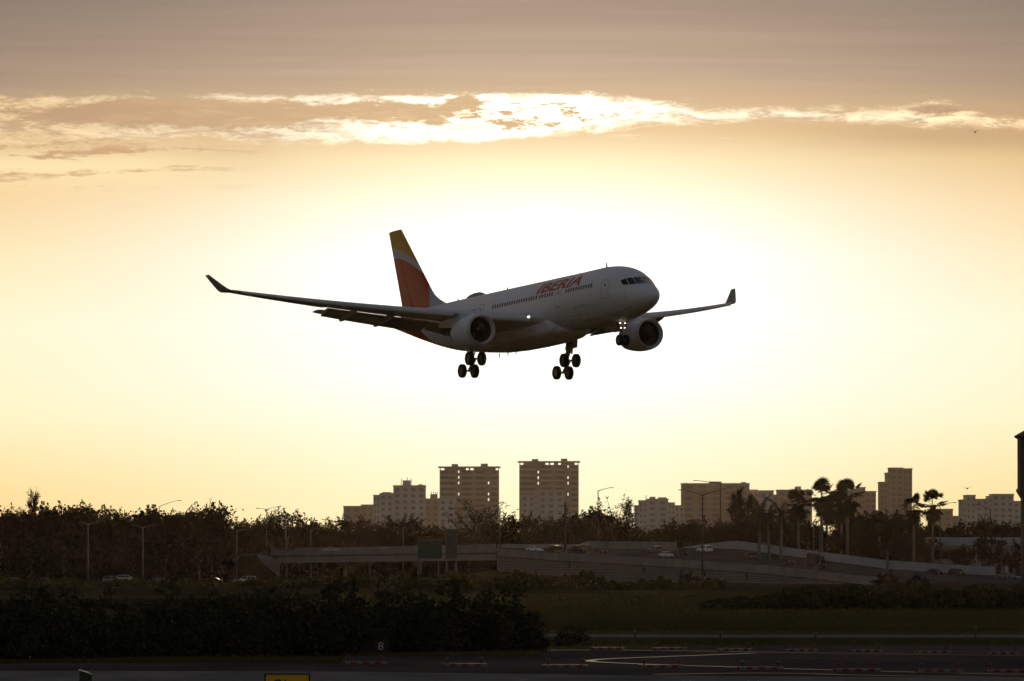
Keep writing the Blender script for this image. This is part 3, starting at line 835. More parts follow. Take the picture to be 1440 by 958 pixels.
_br.inputs['Scale'].default_value = 0.7; _br.inputs['Mortar Size'].default_value = 0.05; _br.inputs['Color1'].default_value = (0.26, 0.245, 0.24, 1); _br.inputs['Color2'].default_value = (0.21, 0.20, 0.195, 1); _br.inputs['Mortar'].default_value = (0.07, 0.065, 0.06, 1)
_n.link(_br.outputs[0], _b.inputs['Base Color'])
local(wall_run(NEAR, 699, 1222, 40, lambda p, z: -0.3, lambda p, z: max(z - 0.75, 0.0), 0.4, -0.45), rw).build('wall_panel', M['mse'], rw)
local(wall_run(NEAR, 699, 1236, 40, lambda p, z: z - 0.82, lambda p, z: z + 0.95, 0.35, -0.75), rw).build('parapet', M['concrete'], rw)
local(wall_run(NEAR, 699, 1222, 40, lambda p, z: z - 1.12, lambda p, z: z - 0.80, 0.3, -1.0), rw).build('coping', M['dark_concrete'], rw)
mb = MB()
for px in (801, 905, 958, 991, 1050): 
    d, z = lerp_tab(NEAR, px); x = gx(px, d); mb.box(x - 0.25, x + 0.25, d - 1.42, d - 1.12, z - 2.4, z - 1.2)
local(mb, rw).build('drain_box', M['dark_metal'], rw)

# ---- white barrier wall on the far side
fw = empty('barrier_wall', tuple(on_deck(1150, 1)[:2]) + (0,))
tag(fw, 'tall white concrete barrier wall running down behind the cars on the ramp', 'wall')
H_ = lambda p, z: z + (2.3 if p > 1030 else 2.3 * max(0.25, (p - 940) / 90.0))
local(wall_run(FAR, 960, 1400, 40, lambda p, z: z - 1.2, lambda p, z: H_(p, z), 0.35, 0.5), fw).build('wall_face', M['white_wall'], fw)
local(wall_run(FAR, 960, 1400, 40, lambda p, z: H_(p, z) + 0.002, lambda p, z: H_(p, z) + 0.14, 0.5, 0.58), fw).build('cap', M['concrete'], fw)
local(wall_run(FAR, 960, 1400, 40, lambda p, z: z - 0.2, lambda p, z: z + 0.45, 0.25, 0.12), fw).build('kerb_foot', M['dark_concrete'], fw)
fb = empty('guard_barrier', tuple(on_deck(800, 1)[:2]) + (0,))
tag(fb, 'low pale concrete barrier along the far edge of the elevated road behind the dark cars', 'barrier')
local(wall_run(FAR, 700, 952, 20, lambda p, z: z - 1.0, lambda p, z: z + (0.95 if p < 825 else 1.75), 0.3, 0.4), fb).build('barrier_panel', M['concrete'], fb)
local(wall_run(FAR, 700, 952, 20, lambda p, z: z + (0.955 if p < 825 else 1.755), lambda p, z: z + (1.05 if p < 825 else 1.85), 0.4, 0.45), fb).build('cap', M['galv'], fb)

# ---- overpass
ov = empty('overpass', (gx(540, 1600), 1600, 0))
tag(ov, 'long low concrete road overpass with plain parapet beyond the dark thicket', 'bridge')
local(wall_run(NEAR, 381, 698, 24, lambda p, z: z - 0.05, lambda p, z: z + 1.0, 0.3, -0.3), ov).build('parapet', M['concrete'], ov)
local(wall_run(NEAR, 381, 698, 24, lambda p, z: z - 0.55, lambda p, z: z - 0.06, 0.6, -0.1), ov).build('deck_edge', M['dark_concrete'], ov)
local(wall_run(NEAR, 390, 698, 24, lambda p, z: z - 2.0, lambda p, z: z - 0.56, 0.5, 0.1), ov).build('girder', M['concrete'], ov)
local(wall_run(FAR, 381, 698, 24, lambda p, z: z - 2.0, lambda p, z: z + 1.0, 0.3, 0.3), ov).build('far_parapet', M['concrete'], ov)
mb = MB()
for a, b in zip(range(384, 684, 12), range(396, 700, 12)):
    q = [on_deck(a, .06), on_deck(b, .06), on_deck(b, .97), on_deck(a, .97)]
    mb.hexa([(v.x, v.y, v.z - 0.9) for v in q] + [(v.x, v.y, v.z - 0.05) for v in q])
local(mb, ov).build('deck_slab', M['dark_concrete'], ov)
for px in (486, 590):
    d0, z0 = lerp_tab(NEAR, px); d1, z1 = lerp_tab(FAR, px)
    for q in (0.15, 0.5, 0.85):
        d = d0 + (d1 - d0) * q; x = gx(px, d); z = z0 + (z1 - z0) * q - 1.5
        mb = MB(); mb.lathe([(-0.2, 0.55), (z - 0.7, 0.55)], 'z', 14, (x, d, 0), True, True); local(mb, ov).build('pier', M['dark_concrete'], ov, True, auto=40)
    mb = MB(); x0 = gx(px, d0)
    mb.hexa([(x0 - .6, d0 + .6, z0 - 2.6), (x0 + .6, d0 + .6, z0 - 2.6), (gx(px, d1) + .6, d1 - .6, z1 - 2.6), (gx(px, d1) - .6, d1 - .6, z1 - 2.6),
             (x0 - .6, d0 + .6, z0 - 2.02), (x0 + .6, d0 + .6, z0 - 2.02), (gx(px, d1) + .6, d1 - .6, z1 - 2.02), (gx(px, d1) - .6, d1 - .6, z1 - 2.02)])
    local(mb, ov).build('pier_cap', M['dark_concrete'], ov)
mb = MB(); d0, z0 = lerp_tab(NEAR, 378)
mb.hexa([(gx(362, d0), d0 - .5, z0 - 1.9), (gx(394, d0), d0 - .5, -0.2), (gx(394, d0 + 22), d0 + 22, -0.2), (gx(362, d0 + 22), d0 + 22, z0 - 1.9),
         (gx(362, d0), d0 - .5, z0 + .3), (gx(393, d0), d0 - .5, z0 - .6), (gx(393, d0 + 22), d0 + 22, z0 - .6), (gx(362, d0 + 22), d0 + 22, z0 + .3)])
local(mb, ov).build('abutment', M['concrete'], ov)

# earth banks beside the bridge
mb = MB()
d = 1560
mb.quad((gx(690, d), d - 1.5, 2.6), (gx(715, d), d - 3.2, 2.2), (gx(840, 1495), 1495, 0.35), (gx(850, 1490), 1470, 0.0), (gx(690, d), 1460, 0.0), (gx(600, d), 1470, 0.0), (gx(640, d), 1545, 0.9))
o = mb.build('embankment', M['bank']); tag(o, kind='structure')
mb = MB()
a0 = [(gx(150, 1680), 1640, 0.0), (gx(330, 1640), 1615, 5.3), (gx(366, 1640), 1615, 5.4), (gx(398, 1625), 1600, -0.1)]
a1 = [(gx(150, 1680), 1720, 0.0), (gx(330, 1640), 1690, 6.0), (gx(366, 1640), 1690, 6.2), (gx(398, 1640), 1660, -0.1)]
a2 = [(p[0], 1580, -0.2) for p in a0]
for i in range(3):
    mb.quad(a0[i], a0[i + 1], a1[i + 1], a1[i]); mb.quad(a2[i], a2[i + 1], a0[i + 1], a0[i])
o = mb.build('embankment', M['dark_earth'], fix=False); tag(o, kind='structure')

# ================================================================== vehicles
def car(kind, paint, label, group=None):
    root = empty('parked_car' if False else {'sedan': 'sedan_car', 'suv': 'suv_car', 'pickup': 'pickup_truck', 'van': 'box_van'}[kind])
    tag(root, label, {'sedan': 'car', 'suv': 'car', 'pickup': 'pickup', 'van': 'van'}[kind], group)
    if kind == 'sedan':
        L_, W_, r = 4.7, 1.82, 0.33
        lower = [(-2.35, 0.35), (-2.38, 0.62), (-2.3, 0.92), (-1.5, 0.98), (0.95, 0.95), (2.0, 0.82), (2.33, 0.62), (2.35, 0.32)]
        cab = [(-1.75, 0.97), (-1.0, 1.42), (0.05, 1.46), (0.45, 1.38), (1.15, 0.94)]
    elif kind == 'suv':
        L_, W_, r = 4.8, 1.92, 0.38
        lower = [(-2.4, 0.42), (-2.42, 0.75), (-2.36, 1.08), (-1.5, 1.12), (1.0, 1.10), (2.1, 1.02), (2.38, 0.85), (2.4, 0.40)]
        cab = [(-2.3, 1.10), (-2.05, 1.68), (-0.5, 1.76), (0.35, 1.70), (1.15, 1.09)]
    elif kind == 'pickup':
        L_, W_, r = 5.6, 1.98, 0.40
        lower = [(-2.8, 0.5), (-2.82, 1.12), (-0.72, 1.14), (-0.7, 1.14), (1.35, 1.14), (2.5, 1.06), (2.78, 0.9), (2.8, 0.46)]
        cab = [(-0.7, 1.13), (-0.55, 1.80), (0.1, 1.86), (0.75, 1.78), (1.45, 1.13)]
    else:
        L_, W_, r = 6.4, 2.3, 0.42
        lower = [(-3.2, 0.5), (-3.2, 1.2), (-1.2, 1.2), (1.2, 1.2), (2.2, 1.2), (2.9, 1.0), (3.2, 0.8), (3.2, 0.45)]
        cab = [(-3.2, 1.19), (-3.2, 3.05), (0.9, 3.1), (1.9, 2.7), (2.8, 1.05)]
    w = W_ / 2
    mb = MB()
    pr = lower
    mb.loft([[(x, -w + 0.10, z) for x, z in pr], [(x, -w, z * 0.55 + 0.30) for x, z in pr], [(x, w, z * 0.55 + 0.30) for x, z in pr], [(x, w - 0.10, z) for x, z in pr]] if False else
            [[(x, -w, z) for x, z in pr], [(x, w, z) for x, z in pr]])
    zt = max(z for x, z in cab); zb = cab[0][1]
    inset = lambda z: w - 0.06 - 0.20 * (z - zb) / (zt - zb)
    mb.loft([[(x, -inset(z), z) for x, z in cab], [(x, inset(z), z) for x, z in cab]])
    body = mb.build('body', M['car_' + paint], root)
    bv = body.modifiers.new('soft', 'BEVEL'); bv.width = 0.06; bv.segments = 2; bv.limit_method = 'ANGLE'; bv.harden_normals = True
    body.data.shade_smooth(); body.data.set_sharp_from_angle(angle=radians(35))
    # glass
    cz = [(x, z) for x, z in cab]
    h = zt - zb
    if kind != 'van':
        for e in (-1, 1):
            xa, xb = cab[0][0], cab[-1][0]; ra, rb = cab[1][0], cab[-2][0]
            z0, z1 = zb + 0.10, zt - 0.14
            mid = (xa + xb) / 2 + 0.15
            f0 = 0.16
            for (p, q_) in ((0, 1), (1, 2)):
                lo0, lo1 = (xa + 0.32, mid - 0.05) if p == 0 else (mid + 0.05, xb - 0.30)
                hi0, hi1 = (ra + 0.12, mid - 0.05) if p == 0 else (mid + 0.05, rb - 0.02)
                yo = lambda z: e * (inset(z) + 0.012)
                mb = MB(); mb.quad((lo0, yo(z0), z0), (lo1, yo(z0), z0), (hi1, yo(z1), z1), (hi0, yo(z1), z1)); mb.build('side_window', M['car_glass'], root)
    fa, fb_ = cab[-1], cab[-2]; ya, yb2 = inset(fa[1]) - 0.1, inset(fb_[1]) - 0.08
    nx = 0.03
    mb = MB(); mb.quad((fa[0] - .05 + nx, -ya, fa[1] + .08), (fa[0] - .05 + nx, ya, fa[1] + .08), (fb_[0] + nx + .04, yb2, fb_[1] - .04), (fb_[0] + nx + .04, -yb2, fb_[1] - .04)); mb.build('windscreen', M['car_glass'], root)
    if kind != 'van':
        fa, fb_ = cab[0], cab[1]
        mb = MB(); mb.quad((fa[0] + .04 - nx, -ya, fa[1] + .08), (fa[0] + .04 - nx, ya, fa[1] + .08), (fb_[0] - nx - .03, yb2, fb_[1] - .06), (fb_[0] - nx - .03, -yb2, fb_[1] - .06)); mb.build('rear_window', M['car_glass'], root)
    for x in (-L_ * 0.30, L_ * 0.31):
        for e in (-1, 1):
            mb = MB(); mb.lathe([(-.11, r * .55), (-.12, r * .9), (-.06, r), (.06, r), (.12, r * .9), (.11, r * .55)], 'y', 18, (x, e * (w - 0.09), r), True, True)
            t = mb.build('wheel', M['tyre'], root, True, auto=40)
            mb = MB(); mb.lathe([(e * 0.125, r * .56), (e * 0.115, r * .3), (e * 0.135, 0.02)], 'y', 14, (x, e * (w - 0.09), r)); mb.build('rim', M['galv'], t, True)
    xf = L_ / 2; zf = lower[-2][1]
    for e in (-1, 1):
        mb = MB(); mb.box(xf - 0.14, xf + 0.02, e * (w - .28) - .16, e * (w - .28) + .16, zf - .06, zf + .06); mb.build('headlight', M['head_lamp'], root)
        mb = MB(); mb.box(-xf - 0.04, -xf + 0.1, e * (w - .22) - .14, e * (w - .22) + .14, lower[1][1], lower[1][1] + .18); mb.build('tail_light', M['tail_lamp'], root)
    return root
def put(o, p, rz, tilt=0.0):
    o.location = p; o.rotation_euler = (0, tilt, rz)
# heading: driving down the ramp towards the right and the camera (rz ~ -70 deg) or away
DN = radians(-38); UPW = radians(142)
def deck_heading(px):
    a, b = on_deck(px - 15, 0.5), on_deck(px + 15, 0.5); return math.atan2(b.y - a.y, b.x - a.x)
CARS = [
    ('sedan', 'white', 752, 0.45, 1, 'white sedan leading the traffic at the high left end of the ramp'),
    ('suv', 'black', 779, 0.50, -1, 'dark boxy car close behind the white sedan on the ramp'),
    ('pickup', 'black', 812, 0.50, -1, 'black pickup with a pale roof edge right of the utility pole on the ramp'),
    ('suv', 'black', 826, 0.62, 1, 'tall black car half hidden behind the black pickup on the ramp'),
    ('sedan', 'maroon', 844, 0.50, 1, 'dark sedan with a shining bonnet at the tail of the black pickup'),
    ('suv', 'grey', 921, 0.66, -1, 'grey car with a bright roof behind the silver sedan in mid ramp'),
    ('sedan', 'silver', 937, 0.36, 1, 'silver sedan nearest the parapet in the middle of the ramp'),
    ('suv', 'black', 957, 0.52, 1, 'black car just right of the silver sedan in mid ramp'),
    ('suv', 'white', 991, 0.80, -1, 'white car with glinting windows below the double-armed lamp post'),
    ('suv', 'maroon', 1055, 0.52, 1, 'dark maroon car against the start of the white barrier wall'),
    ('sedan', 'maroon', 1107, 0.50, 1, 'low maroon sedan in front of the pale palm trunks on the ramp'),
    ('van', 'maroon', 1147, 0.55, 1, 'tall maroon box van standing over the white barrier wall'),
    ('sedan', 'black', 1315, 0.86, 1, 'black car with a bright roof left of another black car at the ramp foot'),
    ('suv', 'black', 1346, 0.88, 1, 'black high-roofed car at the foot of the ramp before the low building'),
    ('sedan', 'grey', 1416, 0.75, 1, 'grey car alone near the dark tower at the right edge'),
]
for kind, paint, px, t, dr, lab in CARS:
    o = car(kind, paint, lab)
    h = deck_heading(px)
    p = on_deck(px, t); p.z += 0.01
    tx = (on_deck(px + 8, t) - on_deck(px - 8, t)).normalized() * (1 if dr > 0 else -1)
    ty = on_deck(px, min(1.0, t + .08)) - on_deck(px, t - .08)
    nz = tx.cross(ty).normalized(); nz = nz if nz.z > 0 else -nz
    o.location = p; o.rotation_euler = Matrix((tx, nz.cross(tx), nz)).transposed().to_euler()
o = car('sedan', 'silver', 'silver car roof passing on the overpass left of the green sign'); p = on_deck(467, 0.5); put(o, p, 0.0)
LEFTC = [('sedan', 'grey', 20, 1345, 'grey car leftmost in the street before the dark trees'), ('sedan', 'black', 62, 1352, 'black car with a thin bright roof line in the street at far left'),
         ('suv', 'grey', 160, 1350, 'pale grey high car between the first two lamp posts in the left street'), ('suv', 'silver', 179, 1420, 'pale car roof showing over the pale grey car beside the second lamp post'),
         ('sedan', 'grey', 222, 1350, 'grey sedan right of the second lamp post in the left street'), ('sedan', 'black', 297, 1356, 'dark car with a bright roof edge short of the third lamp post'), ('suv', 'silver', 345, 1350, 'pale car under the third lamp post beyond the thicket')]
for kind, paint, px, d, lab in LEFTC:
    o = car(kind, paint, lab); put(o, Vector((gx(px, d), d, 0.04)), 0.0 if px < 200 else pi)

# ================================================================== poles, lamps, signs
def lamp(name, px, d, py_top, arms, label, zb=0.0, m='galv', r=0.12, group=None):
    """arms: list of (dx px, dy px up)"""
    x = gx(px, d); zt = gz(py_top, d)
    root = empty(name, (x, d, zb)); tag(root, label, 'lamp post', group)
    mb = MB(); mb.tube([(0, 0, -0.1), (0, 0, (zt - zb) * .5), (0, 0, zt - zb)], [r * 1.25, r, r * 0.75], 10); mb.build('pole', M[m], root, True)
    k = d / FOC
    for ax, ay in arms:
        mb = MB(); pts = [(ax * k * t, 0, zt - zb - 0.15 + ay * k * (t ** 0.8)) for t in (0, .2, .45, .7, 1.0)]
        mb.tube(pts, [r * .7, r * .6, r * .5, r * .45, r * .4], 8); a = mb.build('arm', M[m], root, True)
        sgn = 1 if ax > 0 else -1
        e = pts[-1]
        mb = MB(); rings = []
        for q, w, h in ((-0.1, .08, .05), (.15, .16, .09), (.6, .20, .10), (.95, .12, .05)):
            rings.append([(e[0] + sgn * q, w * cos(2 * pi * j / 10), e[2] - 0.02 + h * sin(2 * pi * j / 10)) for j in range(10)])
        mb.loft(rings); mb.build('lamp_head', M['dark_metal'], a, True)
    return root
lamp('lamp_post', 988, 1395, 696, [(-28, 8), (27, 9)], 'tall dark lamp post with two arms spread like a V above the ramp', 0.0, 'dark_metal', 0.17)
lamp('lamp_post', 1013, 1640, 680, [(-33, 5)], 'tall dark lamp post with one long arm to the left behind the two-armed post', 0.0, 'dark_metal', 0.17)
lamp('lamp_post', 841, 1640, 690, [(17, 5)], 'slim lamp post with one short arm to the right beside the bare tree', 0.0, 'dark_metal', 0.16)
lamp('lamp_post', 124, 1340, 737, [(8, 3), (-8, 3)], 'pale lamp post standing first from the left before the dark trees')
lamp('lamp_post', 201, 1340, 742, [(10, 4), (-10, 4)], 'pale lamp post with two short arms beside the pale car roof in the left street')
lamp('lamp_post', 333, 1340, 746, [(8, 2)], 'pale lamp post standing third from the left before the dark trees')
lamp('lamp_post', 402, 1595, 722, [(-14, 4)], 'lamp post with a faint arm over the left end of the overpass', 0.0)
lamp('lamp_post', 437, 1560, 745, [(8, 2)], 'pale lamp post rising in front of the overpass left of its pier', 0.0)
lamp('lamp_post', 567, 1550, 742, [(6, 2)], 'pale lamp post before the overpass just left of the green road sign', 0.0)
lamp('lamp_post', 224, 1640, 712, [(26, 9)], 'lamp arm reaching out of the treetops in the left wood', 0.0)
lamp('lamp_post', 375, 1660, 716, [(14, 4), (-10, 2)], 'small lamp post among the trees above the overpass abutment', 0.0)
lamp('lamp_post', 1322, 1560, 709, [(18, 3)], 'lamp post with curved arm to the right of the paired fan palms', 0.0, 'dark_metal', 0.14)
lamp('lamp_post', 1393, 1560, 716, [(-17, 7)], 'lamp post with arm to the left in front of the wide stepped building', 0.0, 'dark_metal', 0.14)
lamp('lamp_post', 1144, 1400, 733, [(4, 1)], 'thin pale pole on the left side of the maroon box van', 0.5, 'galv', 0.09)
lamp('lamp_post', 1152, 1395, 738, [(-4, 1)], 'thin pale pole right in front of the maroon box van', 0.5, 'galv', 0.09)
def upole(px, d, py_top, label, r=0.19, cross=True):
    x = gx(px, d); zt = gz(py_top, d); root = empty('utility_pole', (x, d, 0)); tag(root, label, 'utility pole')
    mb = MB(); mb.tube([(0, 0, -.1), (0, 0, zt)], [r * 1.3, r * .9], 10); mb.build('pole', M['wood_pole'], root, True)
    if cross:
        mb = MB(); mb.box(-1.0, 1.0, -.3, -.2, zt - 1.0, zt - .82); mb.build('crossarm', M['wood_pole'], root)
        mb = MB(); mb.lathe([(-.9, .25), (-.1, .27), (0, .1)], 'z', 12, (.35, -.35, zt - 1.3), True, True); mb.build('transformer', M['galv'], root, True, auto=40)
    return root
upole(795, 1575, 706, 'thick utility pole with a stub top in front of the right-hand apartment slab', 0.32, True)
upole(703, 1590, 716, 'slim utility pole beside the right corner of the left apartment slab', 0.17, False)
upole(1248, 1400, 776, 'short dark pole in front of the white barrier wall', 0.3, False)

def road_sign(px0, px1, py0, py1, d, m, label, legs=True, rows=3):
    x0, x1 = gx(px0, d), gx(px1, d); z1, z0 = gz(py0, d), gz(py1, d)
    root = empty('road_sign', ((x0 + x1) / 2, d, 0)); tag(root, label, 'road sign')
    w = (x1 - x0) / 2
    mb = MB(); mb.box(-w, w, -.06, 0, z0, z1); b = mb.build('panel', M[m], root)
    mb = MB()
    for a, c, e, f in ((-w, w, z1 - .12, z1), (-w, w, z0, z0 + .12), (-w, -w + .12, z0 + .121, z1 - .121), (w - .12, w, z0 + .121, z1 - .121)): mb.box(a, c, -.09, -.063, e, f)
    mb.build('border', M['galv'], b)
    for q in (-.7, .7):
        mb = MB(); mb.tube([(q * w, .12, -.1), (q * w, .12, z1 - .2)], .11, 8); mb.build('post', M['galv'], root, True)
    return root
road_sign(587, 622, 759, 786, 1545, 'sign_green', 'wide dark green highway sign hanging in front of the overpass parapet')
road_sign(626, 643, 752, 786, 1540, 'sign_dark', 'narrow dark road sign right of the green highway sign')
road_sign(625, 645, 744, 751.3, 1552, 'sign_dark', 'small dark board showing above the narrow road sign')
# ================================================================== buildings on the skyline
DB = 3400.0
KB = DB / FOC
WINM = {}
def building(name, label, blocks, floor=3.0, bay=4.2, depth=22, m='tower_wall', group=None, d=DB, balc=False, roof=(), maxwin=96, win=True, win_w=0.5, cat='apartment block'):
    """blocks: (px0, px1, py_top[, dy]) ; roof items: (px0, px1, py_top, block index)"""
    xc = (blocks[0][0] + blocks[-1][1]) / 2
    root = empty(name, (gx(xc, d), d, 0)); tag(root, label, cat, group)
    left = maxwin
    tot = sum((b[1] - b[0]) * max(10, (790 - b[2])) for b in blocks)
    for bi, b in enumerate(blocks):
        x0, x1 = (b[0] - xc) * d / FOC, (b[1] - xc) * d / FOC
        zt = gz(b[2], d); dy = b[3] if len(b) > 3 else bi * 0.4
        mb = MB(); mb.box(x0, x1, dy, dy + depth, -0.2, zt); wl = mb.build('wall', M[b[4] if len(b) > 4 else m], root)
        mb = MB(); mb.box(x0 - .25, x1 + .25, dy - .25, dy + depth + .25, zt + 0.003, zt + 0.55); mb.build('roof_edge', M['slab'], root)
        if balc:
            zmin = gz(757, d)
            k = 0; z = zt - floor
            while z > 12 and k < 18:
                mb = MB(); mb.box(x0 + 0.6, x1 - 0.6, dy - 0.9, dy - .003, z - .12, z + .12); bl = mb.build('balcony', M['slab'], root)
                z -= floor; k += 1
        if win:
            w_ = x1 - x0; n = max(2, int(w_ / bay)); nf = max(1, int((zt - 14) / floor))
            share = int(maxwin * (b[1] - b[0]) * max(10, 790 - b[2]) / tot)
            while n * nf > max(4, share):
                if n > nf * 1.3 and n > 2: n -= 1
                else: nf -= 1
                if nf < 1: nf = 1; break
            pitch = w_ / n
            ww = pitch * win_w; hh = 1.5
            key = (round(ww, 2), hh)
            for i in range(n):
                for k in range(nf):
                    cx_ = x0 + pitch * (i + 0.5); cz = zt - floor * (k + 0.55)
                    if key not in WINM:
                        mb = MB(); mb.box(-ww / 2, ww / 2, -.06, -.004, -hh / 2, hh / 2); o = mb.build('window', M['far_glass'], root); WINM[key] = o.data
                    else:
                        o = bpy.data.objects.new('window', WINM[key]); COL.objects.link(o); adopt(o, root)
                    o.location = (cx_, dy, cz)
    for it in roof:
        x0, x1 = (it[0] - xc) * d / FOC, (it[1] - xc) * d / FOC
        b = blocks[it[3]]; zb = gz(b[2], d) + 0.56; zt = gz(it[2], d)
        mb = MB()
        if x1 - x0 < 1.2: mb.tube([((x0 + x1) / 2, 5, zb), ((x0 + x1) / 2, 5, zt)], max(0.18, (x1 - x0) / 2), 6)
        else: mb.box(x0, x1, 4, 12, zb, zt)
        mb.build('rooftop_mast' if x1 - x0 < 1.2 else 'rooftop_room', M['roof_dark'] if x1 - x0 < 1.2 else M[m], root)
    return root

def slab_tower(label, px0, px1, py_top, holes, caps, gaps):
    """balcony slab with a floating roof and two open stair shafts the sky shows through"""
    d = DB; xc = (px0 + px1) / 2
    root = empty('apartment_tower', (gx(xc, d), d, 0)); tag(root, label, 'apartment tower')
    X = lambda px: (px - xc) * KB
    zr = gz(py_top, d); zt = zr - 2.0; depth = 16; fl = 2.95
    g0 = (holes[0] - .85, holes[0] + .85); g1 = (holes[1] - .85, holes[1] + .85)
    cuts = [(px0 + 1.2, g0[0]), (g0[1], g1[0]), (g1[1], px1 - 1.2)]
    for a, b in cuts:
        mb = MB(); mb.box(X(a), X(b), 0, depth, -0.2, zt); mb.build('wall', M['tower_wall'], root)
    mb = MB(); mb.box(X(px0) - .3, X(px1) + .3, -1.2, depth + 1.0, zr - .75, zr); mb.build('roof', M['slab'], root)
    for gi, (a, b) in enumerate(gaps):              # solid stretches under the roof between the openings
        mb = MB(); mb.box(X(a), X(b), .3, depth - .3, zt + .003, zr - .752); mb.build('attic_wall', M['tower_wall'], root)
    nfl = 17
    for h, (a, b), openf in ((0, g0, holes[2]), (1, g1, holes[3])):
        for k in range(nfl):
            z1 = zt - k * fl; z0 = z1 - fl
            mb = MB()
            if k in openf: mb.box(X(a) + .003, X(b) - .003, .4, depth - .4, z0, z0 + 1.35)
            else: mb.box(X(a) + .003, X(b) - .003, .4, depth - .4, z0, z1 - .003)
            mb.build('stair_landing', M['tower_wall'], root)
    for c0, c1, py in caps:
        mb = MB(); mb.box(X(c0), X(c1), 3, 11, zr + .003, gz(py, d)); mb.build('rooftop_room', M['tower_wall'], root)
    for k in range(nfl):
        z = zt - (k + 1) * fl
        for a, b in ((px0 + 2.5, g0[0] - 3.0), (g0[1] + 3.0, g1[0] - 3.0), (g1[1] + 3.0, px1 - 2.5)):
            mb = MB(); mb.box(X(a), X(b), -1.3, -.003, z - .1, z + .12)
            mb.box(X(a), X(b), -1.3, -1.2, z + .123, z + 1.0)
            mb.build('balcony', M['slab'], root)
    for k in range(nfl):
        z = zt - (k + 1) * fl + 1.45
        for a, b in ((px0 + 3.5, g0[0] - 4), (g0[1] + 4, (g0[1] + g1[0]) / 2 - 3), ((g0[1] + g1[0]) / 2 + 3, g1[0] - 4), (g1[1] + 4, px1 - 3.5)):
            mb = MB(); mb.box(X(a), X(b), -.07, -.004, z - .95, z + 1.0); mb.build('window', M['far_glass'], root)
    # end columns under the roof
    for a in (px0 + 2.2, px1 - 2.2):
        mb = MB(); mb.box(X(a) - .2, X(a) + .2, .6, 1.1, zt + .003, zr - .752); mb.build('column', M['tower_wall'], root)
    return root
slab_tower('left one of two matching tall apartment slabs, partly behind a small pale block', 617, 703, 656,
           (645, 687, {0, 1, 2, 4, 8, 9, 13}, {2, 4, 5, 8, 10, 11, 14}), ((635, 644, 652.5), (676, 686, 652)), ((625, 655), (659, 661), (666, 697)))
slab_tower('right and taller one of two matching tall apartment slabs, behind a thick utility pole', 729, 815, 648.5,
           (757, 799, {1, 2, 3, 6, 9}, {0, 2, 3, 5, 9, 12, 14, 15}), ((748, 757, 645.5), (789, 798, 645)), ((736, 767), (772, 774), (779, 785), (789, 808)))
building('apartment_block', 'low flat block at the left end of the skyline next to the stepped block', [(483, 508, 713), (508, 525, 711)], m='tower_tan', roof=((507, 519, 709.8, 1),), d=3300)
building('apartment_block', 'pale stepped block rising to a roof room with aerials, left of the twin slabs', [(525, 534, 697.5), (534, 553, 695), (553, 598, 684)], m='tower_pale', d=3250, bay=3.4, floor=3.1,
         roof=((566, 577, 675.5, 2), (588, 594, 681, 2), (563.5, 564.4, 673, 2), (572, 573, 671.5, 2), (577.5, 578.5, 673, 2), (537, 550, 692, 1)))
building('apartment_block', 'narrow dull block squeezed between the stepped block and the left tall slab', [(597, 617, 702.5)], m='tower_tan', d=3300, roof=((605, 615, 695, 0), (606, 606.9, 691.5, 0), (609, 609.9, 691.5, 0), (612, 612.9, 691.5, 0), (614, 614.8, 692, 0)))
building('apartment_block', 'small pale block with window rows standing in front of the left tall slab', [(617, 640, 702, 0, 'tower_pale'), (640, 662, 712, 3, 'tower_tan')], m='tower_pale', d=3000, bay=2.6, floor=2.9, win_w=0.45)
building('apartment_block', 'wide low pale block in front of the foot of the left tall slab', [(660, 700, 721)], m='tower_tan', d=3050)
building('apartment_block', 'pale block with a narrow stair core in front of the right tall slab', [(733, 752, 697), (752, 757, 694), (757, 793, 690)], m='tower_pale', d=3050, bay=3.2, floor=2.9)
building('apartment_block', 'stepped pale block with two roof rooms right of the tall slabs', [(893, 899, 712), (899, 910, 705), (910, 940, 703), (940, 949, 708), (949, 962, 712)], m='tower_pale', d=3300,
         roof=((914, 922, 698.5, 2), (926, 938, 699.3, 2), (908.3, 909.3, 696.5, 1)), cat='apartment block')
building('apartment_block', 'very wide flat-roofed block behind the two-armed lamp post', [(959, 1054, 681)], m='tower_tan', balc=True, bay=6, floor=3.0, d=3400, roof=((998, 1015, 677, 0), (1043, 1050, 678, 0), (963, 966, 679, 0)))
building('apartment_block', 'low block tucked behind the right end of the wide flat-roofed block', [(1053, 1066, 690), (1066, 1069, 692)], m='tower_pale', d=3450)
building('apartment_block', 'round-cornered pale block between thin mast and coconut palms', [(1070, 1088, 691)], m='tower_pale', d=3350, roof=((1072, 1085, 690, 0),))
building('apartment_block', 'long block half hidden behind the fan palms', [(1088, 1094, 697), (1094, 1142, 690)], m='tower_tan', d=3400, roof=((1119, 1127, 684, 1),))
building('apartment_block', 'block with rounded balconies showing right of the tallest fan palms', [(1176, 1206, 690), (1206, 1217, 686.5), (1217, 1232, 692)], m='tower_tan', d=3400, balc=True)
building('apartment_tower', 'slender stepped tower with banded floors on the right of the skyline', [(1238, 1247.5, 679), (1247.5, 1252, 666), (1252, 1270, 659, 0.2), (1270, 1283, 660, 1.5)], m='tower_wall', d=3350, balc=True, bay=3.5, floor=3.0,
         roof=((1262, 1269, 658, 2),), cat='apartment tower')
building('apartment_block', 'small flat block beside the paired fan palms', [(1308, 1340, 717)], m='tower_tan', d=3300)
building('apartment_block', 'tiny low block left of the wide stepped block', [(1343, 1352, 727)], m='tower_tan', d=3400)
